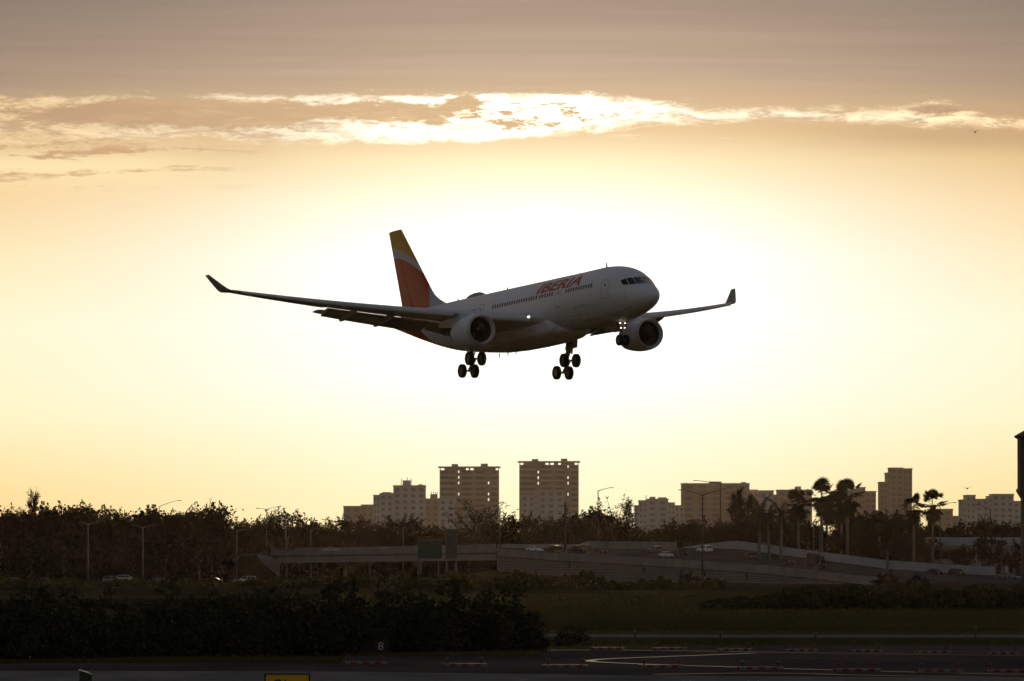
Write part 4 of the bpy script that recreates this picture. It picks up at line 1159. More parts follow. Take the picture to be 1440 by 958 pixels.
building('apartment_block', 'wide stepped block with two raised tops at the right end of the skyline', [(1352, 1359, 704), (1359, 1372, 697.5), (1372, 1391, 703), (1391, 1396, 699), (1396, 1426, 696), (1426, 1442, 706)], m='tower_pale', d=3250, bay=3.6, roof=((1399, 1418, 695, 4),))

# low building behind the trees at the right
lb = empty('low_building', (gx(1380, 1580), 1580, 0)); tag(lb, 'low grey building with a pale roof band behind dark trees at the right edge', 'building')
def lbox(a, b, y0, y1, z0, z1, n, m): mb = MB(); mb.box((a - 1380) * 1580 / FOC, (b - 1380) * 1580 / FOC, y0, y1, z0, z1); return mb.build(n, M[m], lb)
lbox(1310, 1500, 0, 20, -.2, 8.6, 'wall', 'concrete'); lbox(1308, 1502, -.6, 20.5, 8.603, 10.6, 'roof', 'white_wall'); lbox(1412, 1500, -5, -.003, -.2, 5.2, 'annex', 'white_wall'); lbox(1410, 1502, -5.5, .2, 5.203, 6.4, 'annex_roof', 'concrete')
for k in range(8):
    lbox(1314 + k * 12, 1323 + k * 12, -.06, -.004, 5.2, 7.2, 'window', 'car_glass')
    lbox(1314 + k * 12, 1323 + k * 12, -.06, -.004, 1.2, 3.2, 'window', 'car_glass')
for k in range(3): lbox(1416 + k * 10, 1423 + k * 10, -5.06, -5.004, 1.0, 4.2, 'garage_opening', 'car_glass')

# dark tower on the right edge of the picture
et = empty('tower', (gx(1464, 1180), 1180, 0)); tag(et, 'dark tower with corbelled wide upper shaft cut by the right edge of the picture', 'tower')
ke = 1180 / FOC
mb = MB()
def sq(h, z): return [(-h, -h, z), (h, -h, z), (h, h, z), (-h, h, z)]
zz = lambda py: gz(py, 1180)
mb.loft([sq(26.5 * ke, -.2), sq(26.5 * ke, zz(702))]); mb.build('lower_shaft', M['edge_tower'], et)
mb = MB(); mb.loft([sq(26.5 * ke, zz(701.9)), sq(31.5 * ke, zz(693)), sq(32.5 * ke, zz(691)), sq(32.5 * ke, zz(687.5)), sq(30.8 * ke, zz(687)), sq(31 * ke, zz(617)), sq(33 * ke, zz(616)), sq(35.0 * ke, zz(614.5)), sq(35.0 * ke, zz(613))]); mb.build('upper_shaft', M['edge_tower'], et)
mb = MB(); mb.loft([sq(35.6 * ke, zz(612.9)), sq(10 * ke, zz(598)), sq(0.3, zz(594))]); mb.build('roof', M['roof_dark'], et)
for z in (640, 665):
    for e in (-.5, .5):
        mb = MB(); mb.box(e * 31 * ke - .5, e * 31 * ke + .5, -30.93 * ke - .06, -30.9 * ke - .02, zz(z + 6), zz(z - 6)); mb.build('window', M['car_glass'], et)

# ================================================================== trees
def leaf_quad(mb, c, s, rr):
    a = Vector((rr.gauss(0, 1), rr.gauss(0, 1), rr.gauss(0, 1))).normalized()
    b = a.orthogonal().normalized(); ang = rr.random() * 6.28
    b = (b * cos(ang) + a.cross(b) * sin(ang)); c2 = a.cross(b)
    b = b * s * 0.5; c2 = c2 * s * rr.uniform(0.28, 0.5)
    c = Vector(c)
    n = len(mb.v); mb.v += [tuple(c - b), tuple(c + c2), tuple(c + b), tuple(c - c2)]; mb.f.append((n, n + 1, n + 2, n + 3))

def broadleaf(seed, H=10.0, wide=1.0, clumps=34, per=70, leaf=0.42, ragged=1.0):
    rr = random.Random(seed)
    root = empty('broadleaf_tree'); tr = MB(); cr = MB()
    th = H * rr.uniform(0.28, 0.36)
    lean = rr.uniform(-.06, .06)
    tr.tube([(0, 0, -0.2), (lean * th, 0, th * .5), (lean * th * 1.5, 0.1, th), (lean * H, 0, H * .62)], [H * .024, H * .02, H * .016, H * .008], 8)
    ends = []
    for k in range(9):
        a = 2 * pi * k / 9 + rr.uniform(-.3, .3); z0 = th * rr.uniform(.75, 1.4); L_ = H * rr.uniform(.22, .40) * wide; el = rr.uniform(.25, 1.0)
        p0 = Vector((lean * z0, 0, z0)); p1 = p0 + Vector((cos(a) * cos(el), sin(a) * cos(el), sin(el))) * L_ * .55; p2 = p1 + Vector((cos(a) * cos(el) * .8, sin(a) * cos(el) * .8, sin(el) + .35)) * L_ * .6
        tr.tube([p0, p1, p2], [H * .010, H * .007, H * .003], 6); ends += [p1, p2, p2]
    for k in range(clumps):
        if k < len(ends): c = ends[k] + Vector((rr.gauss(0, .5), rr.gauss(0, .5), rr.gauss(.2, .4)))
        else:
            a = rr.uniform(0, 6.283); ph = rr.uniform(-.15, 1.35); R = H * .30 * wide * rr.uniform(.55, 1.05)
            c = Vector((cos(a) * cos(ph) * R, sin(a) * cos(ph) * R, H * .58 + sin(ph) * H * rr.uniform(.24, .38)))
        rad = H * rr.uniform(.055, .11)
        for q in range(int(per * rr.uniform(.6, 1.3))):
            d = Vector((rr.gauss(0, 1), rr.gauss(0, 1), rr.gauss(0, .8)))
            leaf_quad(cr, c + d * rad * .55, leaf * rr.uniform(.6, 1.3), rr)
        if ragged > 0 and rr.random() < .5 * ragged:    # a sprig that breaks the outline
            d = Vector((rr.uniform(-.6, .6), rr.uniform(-.6, .6), 1)).normalized()
            for q in range(14): leaf_quad(cr, c + d * (rad * .6 + q * H * .008) + Vector((rr.gauss(0, .12), rr.gauss(0, .12), 0)), leaf * .8, rr)
    adopt_trunk = tr.build('trunk', M['bark'], root, True, fix=False); cr.build('crown', M['leaf_far'], root, fix=False)
    root['H'] = H; return root
def casuarina(seed, H=12.0, dens=1.0, fan=False):
    rr = random.Random(seed); root = empty('feathery_tree'); tr = MB(); cr = MB()
    n = 26 if fan else 34
    tr.tube([(0, 0, -.2), (.05, 0, H * .4), (.15, 0, H * (.62 if fan else .97))], [H * .022, H * .015, .03], 7)
    for k in range(n):
        f = k / n
        z0 = H * (.16 + .45 * f) if fan else H * (.12 + .80 * f)
        a = rr.uniform(0, 6.283); el = rr.uniform(.65, 1.25) if fan else rr.uniform(.5, 1.1)
        L_ = H * rr.uniform(.30, .55) * (1 - .35 * f) if fan else H * (.30 * (1 - f) + .07) * rr.uniform(.6, 1.25)
        p0 = Vector((.05, 0, z0)); dv = Vector((cos(a) * cos(el), sin(a) * cos(el), sin(el)))
        p1 = p0 + dv * L_ * .5; p2 = p0 + dv * L_ + Vector((0, 0, L_ * .12))
        tr.tube([p0, p1, p2], [.07, .05, .02], 5)
        for q in range(int((40 if fan else 70) * dens)):
            t = rr.uniform(.25, 1.05); c = p0 + (p2 - p0) * t + Vector((rr.gauss(0, .22), rr.gauss(0, .22), rr.gauss(0, .25)))
            dd = (dv + Vector((rr.gauss(0, .5), rr.gauss(0, .5), rr.gauss(-.1, .5)))).normalized() * rr.uniform(.25, .6)
            s = dd.orthogonal().normalized() * .075
            m = len(cr.v); cr.v += [tuple(c - s), tuple(c + s), tuple(c + dd + s * .3), tuple(c + dd - s * .3)]; cr.f.append((m, m + 1, m + 2, m + 3))
    tr.build('trunk', M['bark'], root, True, fix=False); cr.build('crown', M['leaf_far'], root, fix=False)
    root['H'] = H; return root
def fan_palm(seed, H=13.0):
    rr = random.Random(seed); root = empty('fan_palm'); tr = MB(); cr = MB()
    tr.tube([(0, 0, -.2), (.1, 0, H * .4), (.05, 0, H * .85)], [.30, .22, .17], 10)
    top = Vector((.05, 0, H * .85))
    for k in range(48):
        a = 2.4 * k + rr.uniform(-.3, .3); el = rr.uniform(.1, 1.5) if k < 20 else rr.uniform(-1.25, .2); L_ = rr.uniform(1.0, 1.9) if k < 20 else rr.uniform(.9, 1.5)
        dv = Vector((cos(a) * cos(el), sin(a) * cos(el), sin(el)))
        st = top + dv * L_
        side = dv.cross(Vector((0, 0, 1)))
        side = side.normalized() if side.length > .05 else Vector((1, 0, 0)); upv = side.cross(dv).normalized()
        w = .02
        m = len(cr.v); cr.v += [tuple(top - side * w), tuple(top + side * w), tuple(st + side * w), tuple(st - side * w)]; cr.f.append((m, m + 1, m + 2, m + 3))
        R = rr.uniform(.9, 1.2)
        for j in range(9):      # pleated fan with free tips
            an = -1.5 + 3.0 * j / 8; d2 = dv * cos(an) + side * sin(an)
            droop = Vector((0, 0, -.35 * R * (1 - cos(an) * .3) * (.5 + .5 * (el < .6))))
            tip = st + d2 * R + droop; pw = dv * -sin(an) + side * cos(an)
            b0 = st + d2 * R * .55 + droop * .3
            m = len(cr.v); cr.v += [tuple(st), tuple(b0 + pw * .15), tuple(tip), tuple(b0 - pw * .15)]; cr.f.append((m, m + 1, m + 2, m + 3))
    for k in range(60):          # dead skirt
        a = rr.uniform(0, 6.283); z = H * rr.uniform(.66, .84); r = .3 + rr.uniform(0, .35)
        leaf_quad(cr, (r * cos(a), r * sin(a), z), .9, rr)
    tr.build('trunk', M['pale_trunk'], root, True, fix=False); cr.build('crown', M['frond'], root, fix=False)
    root['H'] = H; return root
def coco_palm(seed, H=11.0):
    rr = random.Random(seed); root = empty('coconut_palm'); tr = MB(); cr = MB()
    tr.tube([(0, 0, -.2), (.12, 0, H * .3), (.3, 0, H * .72)], [.26, .19, .15], 10); top = Vector((.3, 0, H * .72))
    for k in range(20):
        a = 2 * pi * k / 20 + rr.uniform(-.2, .2); el = rr.uniform(-.2, 1.25); L_ = rr.uniform(3.0, 4.2)
        dirh = Vector((cos(a), sin(a), 0)); p = top.copy(); v = dirh * cos(el) + Vector((0, 0, sin(el)))
        prev = None
        for j in range(15):
            q = p + v * (L_ / 15); side = v.cross(Vector((0, 0, 1)));
            side = side.normalized() if side.length > .05 else Vector((1, 0, 0))
            ll = .75 * (1 - abs(j / 14 - .4)) * rr.uniform(.8, 1.1)
            for e in (-1, 1):
                for u in (0, .5):
                    bs = p + v * (L_ / 15) * u; tip = bs + (side * e + v * .7).normalized() * ll + Vector((0, 0, -.35 * ll))
                    m = len(cr.v); cr.v += [tuple(bs), tuple(bs + v * .09), tuple(tip)]; cr.f.append((m, m + 1, m + 2))
            m = len(cr.v); cr.v += [tuple(p - side * .04), tuple(p + side * .04), tuple(q + side * .03), tuple(q - side * .03)]; cr.f.append((m, m + 1, m + 2, m + 3))
            p = q; v = (v + Vector((0, 0, -.10))).normalized()
    tr.build('trunk', M['pale_trunk'], root, True, fix=False); cr.build('crown', M['frond'], root, fix=False)
    root['H'] = H; return root

PROTO = {'b0': broadleaf(11), 'b1': broadleaf(12, 10, 1.25, 40), 'b2': broadleaf(13, 10, .85, 26, 60), 'b3': broadleaf(14, 10, 1.1, 38, 50, .36, 1.6), 'b4': broadleaf(15, 10, 1.0, 22, 34, .34, 2.0),
         'c0': casuarina(21, 12), 'c1': casuarina(22, 12, .8), 'f0': casuarina(23, 11, 1.0, True), 'f1': casuarina(24, 11, .7, True),
         'p0': fan_palm(31), 'p1': fan_palm(32), 'k0': coco_palm(41), 'k1': coco_palm(42)}
TRUEH = {k: max((v[2] for o in KIDS[p.name] for v in [c.co for c in o.data.vertices])) for k, p in PROTO.items()}
USED = set()
GL = dict(L=('dark broadleaf tree in the dense wood left of the overpass', 'trees of the dark wood left of the overpass'),
          M=('dark broadleaf tree behind the overpass and ramp below the apartment towers', 'trees behind the overpass and ramp'),
          R=('dark broadleaf tree behind the white barrier wall on the right', 'trees behind the white barrier wall'))
def tree(kind, px, py, d, label=None, grp=None, zb=0.0, sx=1.0, rz=None):
    if kind in USED: o = copy_tree(PROTO[kind])
    else: o = PROTO[kind]; USED.add(kind)
    h = gz(py, d) - zb; k = h / TRUEH[kind]
    o.location = (gx(px, d), d, zb); o.scale = (k * sx, k * sx, k)
    o.rotation_euler = (0, 0, rnd.uniform(0, 6.28) if rz is None else rz)
    if grp: label, g = GL[grp]; o['group'] = g
    o['label'] = label
    o['category'] = {'b': 'tree', 'c': 'tree', 'f': 'tree', 'p': 'palm', 'k': 'palm'}[kind[0]]
    if 'H' in o: del o['H']
    return o
R5 = random.Random(5)
def row(grp, tops, d0, d1, kinds):
    for px, py in tops: tree(R5.choice(kinds), px, py, R5.uniform(d0, d1), grp=grp, sx=R5.uniform(.85, 1.2))
row('L', [(-150, 705), (-120, 712), (-95, 708), (-70, 704), (-50, 712), (-32, 706), (-14, 708), (8, 711), (26, 712), (62, 704), (80, 706), (102, 703), (122, 702), (136, 708), (158, 710), (176, 716), (196, 717), (212, 709), (226, 709), (248, 714), (266, 709), (286, 706), (301, 703), (318, 727)], 1500, 1600, ['b0', 'b1', 'b2', 'b3', 'b3'])
row('L', [(338, 733), (356, 728), (372, 722), (392, 714), (405, 713), (425, 727), (444, 732), (466, 725), (484, 722), (352, 742), (382, 736), (412, 738), (436, 742), (470, 740), (495, 738)], 1672, 1740, ['b0', 'b1', 'b2', 'b3', 'b3'])
row('L', [(-120, 722), (-80, 720), (-40, 722), (0, 722), (45, 720), (90, 718), (140, 722), (188, 726), (232, 722), (280, 720), (308, 736)], 1440, 1480, ['b0', 'b1', 'b3'])
row('M', [(505, 723), (522, 729), (548, 724), (566, 722), (584, 724), (604, 734), (620, 741), (640, 742), (712, 728), (724, 722), (742, 718), (766, 722), (786, 722), (806, 716), (824, 712), (838, 711), (855, 722), (888, 736), (908, 742),
          (926, 738), (946, 732), (962, 727), (978, 724), (998, 731), (1018, 727), (658, 738), (680, 736), (696, 730), (900, 744)], 1690, 1840, ['b0', 'b1', 'b2', 'b3'])
row('M', [(520, 742), (560, 744), (600, 748), (650, 752), (700, 746), (740, 742), (780, 742), (820, 736), (870, 745), (915, 750), (955, 742), (1000, 742)], 1660, 1690, ['b0', 'b1'])
row('R', [(1028, 726), (1062, 722), (1080, 722), (1108, 718), (1132, 724), (1200, 712), (1216, 716), (1232, 718), (1246, 715), (1262, 716), (1276, 722), (1298, 732), (1328, 736), (1346, 736), (1362, 728), (1378, 724), (1396, 726), (1414, 732), (1430, 728), (1450, 725), (1470, 722), (1495, 728), (1520, 720), (1545, 726)], 1600, 1720, ['b0', 'b1', 'b3'])
row('R', [(1020, 742), (1050, 744), (1090, 740), (1125, 744), (1165, 742), (1205, 738), (1240, 738), (1270, 742), (1300, 748)], 1560, 1600, ['b0', 'b1', 'b2'])
tree('c0', 46, 684, 1520, 'tall spiky conifer-like tree rising alone above the left wood', sx=.7)
tree('b4', 6, 706, 1530, 'thin-leaved tree with sky showing through at the left edge')
tree('b4', 217, 708, 1530, 'round open-crowned tree left of the lamp arm in the left wood')
tree('b4', 293, 699, 1525, 'tall ragged tree at the high right end of the left wood', sx=1.1)
tree('b4', 402, 711, 1640, 'round airy tree standing over the overpass abutment')
tree('f0', 672, 699, 1680, 'large leafless tree fanning out before the left tall slab', sx=1.25)
tree('b4', 830, 699, 1720, 'thin sparse tree beside the right tall slab and slim lamp post')
tree('f1', 866, 685, 1700, 'tall feathery tree with loose upright sprays against the bright sky', sx=.95)
tree('c1', 880, 697, 1705, 'shorter feathery tree leaning on the right of the tallest feathery one')
tree('c0', 1038, 683, 1620, 'dense feathery tree in front of the right end of the wide flat-roofed block', sx=.85)
tree('c1', 1052, 691, 1630, 'slim feathery tree right beside the dense feathery one')
tree('c1', 560, 700, 1720, 'thin pointed tree before the pale stepped block') if False else None
tree('k0', 1066, 697, 1520, 'coconut palm with arching fronds left of the other coconut palm', zb=0, rz=.4)
tree('k1', 1098, 695, 1470, 'coconut palm on a pale trunk behind the low maroon sedan', rz=1.2)
tree('k0', 1083, 706, 1480, 'lower coconut palm on the pale trunk beside the maroon car', rz=2.6)
tree('p1', 1122, 684, 1580, 'fan palm left of the two tallest fan palms', sx=1.1)
tree('p0', 1156, 669, 1560, 'tallest fan palm, with a round bristling head against the sky', sx=1.0)
tree('p0', 1163, 690, 1575, 'fan palm half hidden under the tallest fan palm', rz=2.0)
tree('p1', 1191, 671, 1560, 'tall fan palm right of the tallest one', sx=1.05)
tree('p1', 1183, 688, 1590, 'lower fan palm filling the gap between the two tallest ones', rz=1.0)
tree('p0', 1285, 691, 1530, 'left one of the paired fan palms beside the slender tower', rz=1.7, sx=.9)
tree('p1', 1311, 686, 1525, 'right one of the paired fan palms, with a ragged head', rz=.5, sx=.95)
tree('p0', 1236, 716, 1600, 'small fan palm at the foot of the slender stepped tower', rz=.2)
tree('b1', 1390, 748, 1465, 'dark bushy tree in front of the low building at the right')
tree('b0', 1352, 764, 1475, 'small dark tree left of the bushy one before the low building')
tree('b2', 1428, 756, 1455, 'dark tree beside the tower at the right edge')
for k, p in PROTO.items():
    if k not in USED:
        for c in KIDS[p.name]: bpy.data.objects.remove(c)
        bpy.data.objects.remove(p)

# undergrowth of the woods: one mass nobody could count
def mass(name, runs, n, leaf, m, seed, label, cat):
    """runs: (px0, px1, d0, d1, height function(px))"""
    rr = random.Random(seed); mb = MB()
    for px0, px1, d0, d1, hf, share in runs:
        for k in range(int(n * share)):
            px = rr.uniform(px0, px1); d = rr.uniform(d0, d1); h = hf(px)
            t = rr.random() ** .7
            leaf_quad(mb, (gx(px, d), d, h * t), leaf * rr.uniform(.6, 1.4), rr)
    o = mb.build(name, M[m], fix=False); tag(o, label, cat, kind='stuff'); return o
wob = lambda px, s: sin(px * .071 + s) + .6 * sin(px * .193 + 2 * s) + .4 * sin(px * .47 + s)
mass('undergrowth', [(-170, 318, 1425, 1540, lambda p: 10.5 + wob(p, 1), .44), (320, 1010, 1690, 1740, lambda p: 12.5 + wob(p, 2) , .38), (383, 705, 1668, 1686, lambda p: 5.0, .14), (1000, 1560, 1600, 1650, lambda p: 12.5 + wob(p, 3), .42)], 60000, 1.0, 'leaf_far', 3,
     'dark tangled undergrowth filling the wood behind the roads', 'undergrowth')

# ================================================================== near vegetation
def bush_mesh(mb, cx, cy, w, dp, h, n, leaf, rr, z0=0.0):
    """uneven shrub built from clumps sitting on arching stems"""
    for k in range(n):
        a = rr.uniform(0, 6.283); r = math.sqrt(rr.random())
        x = cx + cos(a) * r * w; y = cy + sin(a) * r * dp
        hh = h * (1 - .55 * r * r) * rr.uniform(.72, 1.12)
        c = Vector((x, y, z0 + hh * rr.uniform(.15, 1.0)))
        rad = rr.uniform(.22, .5) * min(1, h / 2)
        for q in range(rr.randint(16, 30)):
            leaf_quad(mb, c + Vector((rr.gauss(0, 1), rr.gauss(0, 1), rr.gauss(0, .8))) * rad * .6, leaf * rr.uniform(.6, 1.3), rr)
rr = random.Random(77)
mb = MB()
def thk(px):        # top row of the thicket in the photograph
    pts = [(px_, py_ - 9) for px_, py_ in [(-260, 824), (60, 826), (130, 828), (200, 826), (260, 823), (330, 824), (372, 818), (430, 816), (500, 812), (540, 808), (575, 812), (620, 814), (655, 812), (690, 818), (715, 822), (735, 842), (748, 866), (756, 900)]]
    for a, b in zip(pts, pts[1:]):
        if px <= b[0]: return a[1] + (b[1] - a[1]) * max(0, (px - a[0])) / (b[0] - a[0])
    return 905
def thd(px):        # distance of its front foot
    return gnd(933 - 14 * max(0, px) / 750.0)
px = -260
while px < 752:
    d0 = thd(px) + 1.5
    for layer in range(5):
        d = d0 + layer * 1.9 + rr.uniform(-.6, .6)
        q = px + rr.uniform(-8, 8)
        h = gz(thk(q), d) * (.62 + .10 * layer if layer < 4 else 1.0) * rr.uniform(.92, 1.05)
        if h > .3: bush_mesh(mb, gx(q, d), d, .9, .9, h, 13, .26, rr)
    px += 15
o = mb.build('thicket', M['leaf'], fix=False); tag(o, 'dense dark shrub thicket across the left foreground', 'thicket', kind='stuff')
print('thicket', len(o.data.polygons))
def shrub(px, d, w, h, n, label, leaf=.2, group=None, m='leaf', name='shrub'):
    root = empty(name, (gx(px, d), d, 0)); tag(root, label, 'shrub', group); rr = random.Random(int(px * 7 + d))
    st = MB()
    for k in range(7):
        a = rr.uniform(0, 6.28); r = rr.uniform(.2, .7) * w
        st.tube([(0, 0, -.05), (cos(a) * r * .4, sin(a) * r * .4, h * .45), (cos(a) * r, sin(a) * r, h * rr.uniform(.6, .85))], [.05, .035, .015], 5)
    st.build('stem', M['bark'], root, True, fix=False)
    mb = MB(); bush_mesh(mb, 0, 0, w, w * .8, h, n, leaf, rr); mb.build('foliage', M[m], root, fix=False); return root
shrub(806, 425, 1.0, 1.55, 34, 'dark round shrub standing alone right of the thicket tip', .16)
shrub(789, 424, .6, .8, 12, 'low shrub between the thicket and the round lone shrub', .14)
shrub(764, 420, .7, .75, 14, 'small low shrub right at the foot of the thicket tip', .14)
shrub(722, 412, 1.1, 3.2, 46, 'tall bush leaning out of the right end of the thicket', .2)
shrub(742, 409, .8, 2.0, 34, 'leafy bush forming the pointed right tip of the thicket', .18)
# rough scrub beyond the grass on the right and under the wall
def scr(px):
    return (.6 + .35 * sin(px * .043) + .25 * sin(px * .117 + 1)) * 2.2 if px > 1010 else (.5 + .3 * sin(px * .06)) * 1.6
mass('scrub', [(985, 1520, 700, 800, lambda p: min(1.0, .12 + max(0, p - 985) / 190.0) * (2.0 + .35 * wob(p, 4)), .66), (-60, 380, 1230, 1318, lambda p: 1.1 + .3 * wob(p, 7), .22), (380, 600, 1190, 1325, lambda p: 1.7 + .2 * wob(p, 7), .22), (845, 1020, 1120, 1200, lambda p: 1.3 + .5 * wob(p, 5), .12), (560, 850, 1180, 1330, lambda p: 2.0 + .7 * wob(p, 6), .26)], 52000, .5, 'scrub_leaf', 9,
     'rough low scrub along the far side of the grass', 'scrub')
shrub(968, 1330, 2.3, 3.1, 26, 'round dark bush at the foot of the panelled retaining wall', .55)
shrub(1246, 1300, 2.6, 3.0, 24, 'dark bush where the retaining wall sinks into the ground', .55)
shrub(1291, 1290, 2.2, 2.2, 20, 'low dark bush right of the bush at the end of the retaining wall', .5)

# grass tufts on the verge
rr = random.Random(4); mb = MB()
def tufts(px0, px1, py0, py1, n, h):
    for k in range(n):
        py = rr.uniform(py0, py1); d = gnd(py); x = gx(rr.uniform(px0, px1), d)
        for q in range(3):
            a = rr.uniform(0, 6.28); l = h * rr.uniform(.5, 1.3); w = .03
            m = len(mb.v); mb.v += [(x - w, d, .02), (x + w, d, .02), (x + cos(a) * l * .5, d + sin(a) * l * .5, .02 + l)]; mb.f.append((m, m + 1, m + 2))
tufts(-40, 480, 928, 934, 5000, .22); tufts(480, 760, 917, 924, 4000, .2); tufts(740, 1480, 899, 908, 4000, .14); tufts(740, 1500, 836, 888, 24000, .32)
o = mb.build('grass_tufts', M['grass'], fix=False); tag(o, 'short rough grass along the pavement and across the field', 'grass', kind='stuff')

# ================================================================== things on the taxiway
M['barr'] = mat('barricade_stripe', (0.5, 0.09, 0.02), 0.6, 0.2)
_t = M['barr'].node_tree; _n = Nodes(_t); _sp = _n.new('ShaderNodeSeparateXYZ'); _n.link(_n.new('ShaderNodeTexCoord').outputs['Object'], _sp.inputs[0])
_f = _n.m('FRACT', _n.div(_n.add(_sp.outputs[0], 10.0), 0.62)); _n.link(_n.mix(_n.step(_f, .49, .51), (0.13, 0.022, 0.012), (0.13, 0.105, 0.090)), _t.nodes['Principled BSDF'].inputs['Base Color'])
def barricade():
    root = empty('barricade')
    mb = MB(); L_ = 1.17
    pr = [(-.17, 0.0), (-.15, .08), (-.09, .15), (.09, .15), (.15, .08), (.17, 0.0)]
    mb.loft([[(-L_, y, z) for y, z in pr], [(L_, y, z) for y, z in pr]]); mb.build('bar', M['barr'], root)
    for x in (-.75, 0.0, .75):
        mb = MB(); mb.box(x - .13, x + .13, -.172, -.10, .03, .045); mb.build('weight_slot', M['sign_black'], root)
    for e in (-1, 1):
        mb = MB(); mb.lathe([(0, .035), (.16, .03)], 'z', 8, (e * .88, 0, .15), True, True); b = mb.build('lamp_stem', M['dark_metal'], root)
        mb = MB(); mb.lathe([(0, .05), (.02, .085), (.10, .085), (.15, .05), (.165, .004)], 'z', 12, (e * .88, 0, .31), True); mb.build('warning_light', M['lens_red'], b, True)
    return root
bp = barricade(); first = True
BK = [(855, 915.8), (942, 916.2), (1033, 917.6), (1125, 918.6), (1217, 919.6), (1312, 921.0), (1408, 922.6)]
FR = [(513, 936.6), (653, 939.6), (795, 941.4), (930, 941.6), (1069, 944.6), (1205, 946.8), (1321, 948.0), (1418, 948.6)]
for tab, nm, gl in ((BK, 'row', 'barricades in the far row across the taxiway'), (FR, 'row', 'barricades in the near row across the taxiway')):
    for i, (px, py) in enumerate(tab):
        o = bp if first else copy_tree(bp); first = False
        d = gnd(py); o.location = (gx(px, d), d, 0.10); o.rotation_euler = (0, 0, R5.uniform(-.12, .12) + (0.25 if tab is BK else 0)); o.scale = (.95, 1, 1) if tab is BK else (1.04, 1, 1)
        o['label'] = 'low red and white barricade with two lamps in the %s row on the taxiway' % ('far' if tab is BK else 'near')
        o['category'] = 'barricade'; o['group'] = gl
# yellow direction board, cut by the lower edge of the picture
def text_mesh(body, size, parent, loc, m, name='lettering'):
    fc = bpy.data.curves.new(name, 'FONT'); fc.body = body; fc.size = size; fc.offset = 0.012 * size; fc.align_x = 'CENTER'; fc.extrude = 0.004
    fo = bpy.data.objects.new('tmp', fc); COL.objects.link(fo); bpy.context.view_layer.update()
    me = bpy.data.meshes.new_from_object(fo.evaluated_get(bpy.context.evaluated_depsgraph_get()))
    bpy.data.objects.remove(fo); bpy.data.curves.remove(fc)
    me.transform(Matrix.Rotation(pi / 2, 4, 'X')); me.transform(Matrix.Translation(Vector(loc))); me.materials.clear(); me.materials.append(M[m]); me.name = name
    o = bpy.data.objects.new(name, me); COL.objects.link(o); adopt(o, parent); return o
d = 280.0; ts = empty('taxiway_sign', (gx(404, d), d, 0.02)); tag(ts, 'yellow taxiway sign board in a black frame at the bottom edge of the picture', 'sign')
mb = MB(); mb.box(-.93, .93, -.06, .06, .10, .78); mb.build('panel', M['sign_yellow'], ts)
mb = MB()
for a, b, c, e in ((-1.0, 1.0, .785, .84), (-1.0, 1.0, .03, .095), (-1.0, -.935, .097, .783), (.935, 1.0, .097, .783)): mb.box(a, b, -.08, .08, c, e)
mb.build('frame', M['sign_black'], ts)
for e in (-.7, .7):
    mb = MB(); mb.tube([(e, 0, -.05), (e, 0, .028)], .05, 8); mb.build('leg', M['galv'], ts)
text_mesh('C1', .62, ts, (-.30, -.066, .145), 'sign_black')
# black distance board with a white eight
d = 383.0; ds = empty('distance_sign', (gx(527, d), d, 0.02)); tag(ds, 'black board with a pale number 8 in front of the thicket', 'sign')
mb = MB(); mb.box(-.86, .86, -.05, .05, .12, 1.05); mb.build('panel', M['sign_black'], ds)
for e in (-.6, .6):
    mb = MB(); mb.tube([(e, 0, -.05), (e, 0, .118)], .04, 8); mb.build('leg', M['galv'], ds)
text_mesh('8', .68, ds, (.36, -.056, .36), 'sign_white')
# equipment cabinet with a slanted bright lid
d = 280.0; cb = empty('equipment_cabinet', (gx(121, d), d, 0.02)); tag(cb, 'dark equipment box with a slanted shining lid at the bottom left', 'cabinet')
mb = MB(); mb.hexa([(-.28, -.2, 0), (.28, -.2, 0), (.28, .2, 0), (-.28, .2, 0), (-.28, -.2, .97), (.28, -.2, .80), (.28, .2, .80), (-.28, .2, .97)]); mb.build('body', M['dark_metal'], cb)
mb = MB(); mb.hexa([(-.32, -.24, .985), (.10, -.24, .86), (.10, .24, .86), (-.32, .24, .985), (-.32, -.24, 1.015), (.10, -.24, .89), (.10, .24, .89), (-.32, .24, 1.015)]); mb.build('lid', M['car_silver'], cb)
for x, z in ((-.22, 1.16), (.25, .92)):
    mb = MB(); mb.tube([(x, 0, z - .22), (x, 0, z)], .02, 8); mb.lathe([(0, .02), (.03, .05), (.08, .04), (.09, .003)], 'z', 10, (x, 0, z), True); mb.build('knob', M['galv'], cb)
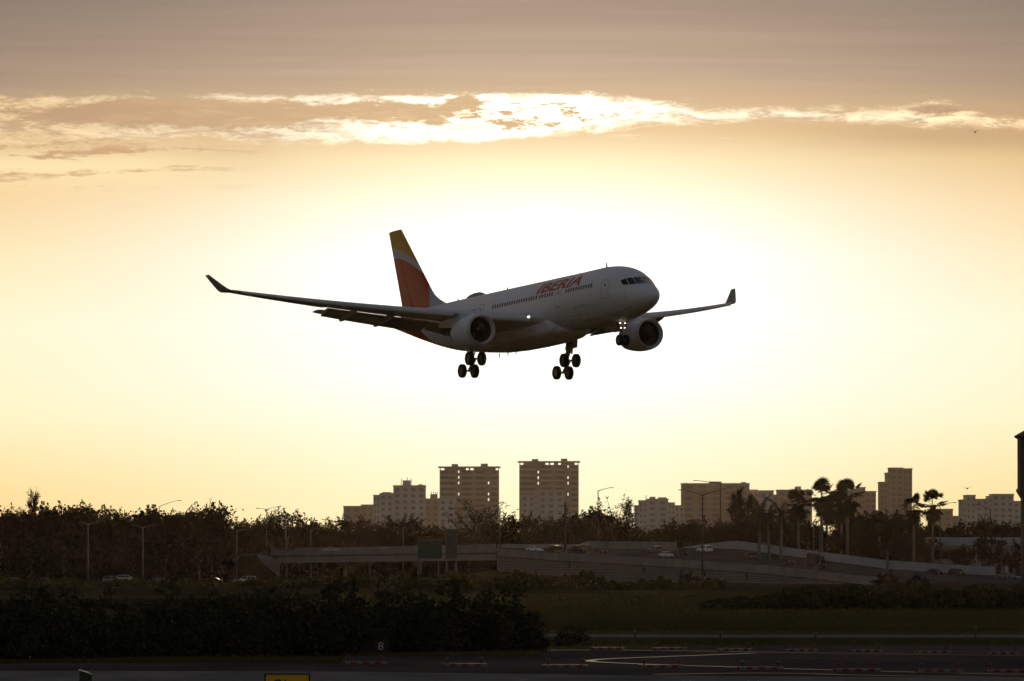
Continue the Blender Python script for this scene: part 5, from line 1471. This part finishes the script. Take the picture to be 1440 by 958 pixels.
# small marker posts
for px, py, h, lab in ((420, 923.5, .75, 'thin dark marker post before the thicket left of the number board'), (1013, 905.5, .7, 'thin dark marker post on the grass strip beyond the far barricades'), (1147, 904.5, .6, 'dark marker post beyond the far row in the middle right'), (1372, 898.5, .75, 'dark marker post beside the perimeter road at far right'), (893, 899.5, .55, 'stubby dark marker beside the perimeter road near the lone shrub'), (1303, 816.0, 2.0, 'dark post in the scrub left of the right-hand black cars')):
    d = gnd(py); r = empty('marker_post', (gx(px, d), d, 0.02)); tag(r, lab, 'post')
    mb = MB(); mb.tube([(0, 0, -.1), (0, 0, h)], .06, 8); mb.build('post', M['dark_metal'], r)
    mb = MB(); mb.lathe([(0, .06), (.02, .10), (.10, .10), (.12, .01)], 'z', 10, (0, 0, h + .002), True, True); mb.build('cap', M['galv'], r)

# two birds far off
def bird(px, py, d, label):
    r = empty('bird', at(px, py, d)); tag(r, label, 'bird')
    mb = MB(); rings = []
    for x, rr_ in ((-.32, .01), (-.2, .05), (0, .09), (.15, .07), (.26, .05), (.33, .01)): rings.append([(x, rr_ * cos(2 * pi * j / 8), rr_ * sin(2 * pi * j / 8)) for j in range(8)])
    mb.loft(rings)
    for e in (-1, 1):
        n = len(mb.v); mb.v += [(.12, e * .05, .03), (-.10, e * .05, .03), (-.02, e * .40, .22), (.12, e * .40, .22), (-.12, e * .85, .10), (-.05, e * .85, .10)]
        mb.f += [(n, n + 1, n + 2, n + 3), (n + 3, n + 2, n + 4, n + 5)]
    mb.build('body', M['dark_metal'], r, True, fix=False); r.rotation_euler = (0, 0, 1.2); return r
bird(1360, 687, 700, 'tiny dark bird above the stepped block at the right')
bird(1371, 186, 700, 'tiny dark bird just under the bright cloud edge at upper right')

# ================================================================== the haze of the evening air
hz = MB(); hz.box(-GW - 20, GW + 20, -320, 9020, -1.2, 66.0)
ho = hz.build('haze', [], None) if False else None
me = bpy.data.meshes.new('haze'); me.from_pydata(hz.v, [], hz.f); me.update()
hm = bpy.data.materials.new('haze'); hm.use_nodes = True; hm.node_tree.nodes.clear()
pv = hm.node_tree.nodes.new('ShaderNodeVolumePrincipled'); pv.inputs['Color'].default_value = (1.0, 0.74, 0.50, 1); pv.inputs['Density'].default_value = 2.3e-6; pv.inputs['Anisotropy'].default_value = 0.9
mo = hm.node_tree.nodes.new('ShaderNodeOutputMaterial'); hm.node_tree.links.new(pv.outputs[0], mo.inputs['Volume'])
me.materials.append(hm); ho = bpy.data.objects.new('haze', me); COL.objects.link(ho); tag(ho, kind='stuff')
ho['label'] = 'thin golden evening haze filling the air'; ho['category'] = 'haze'
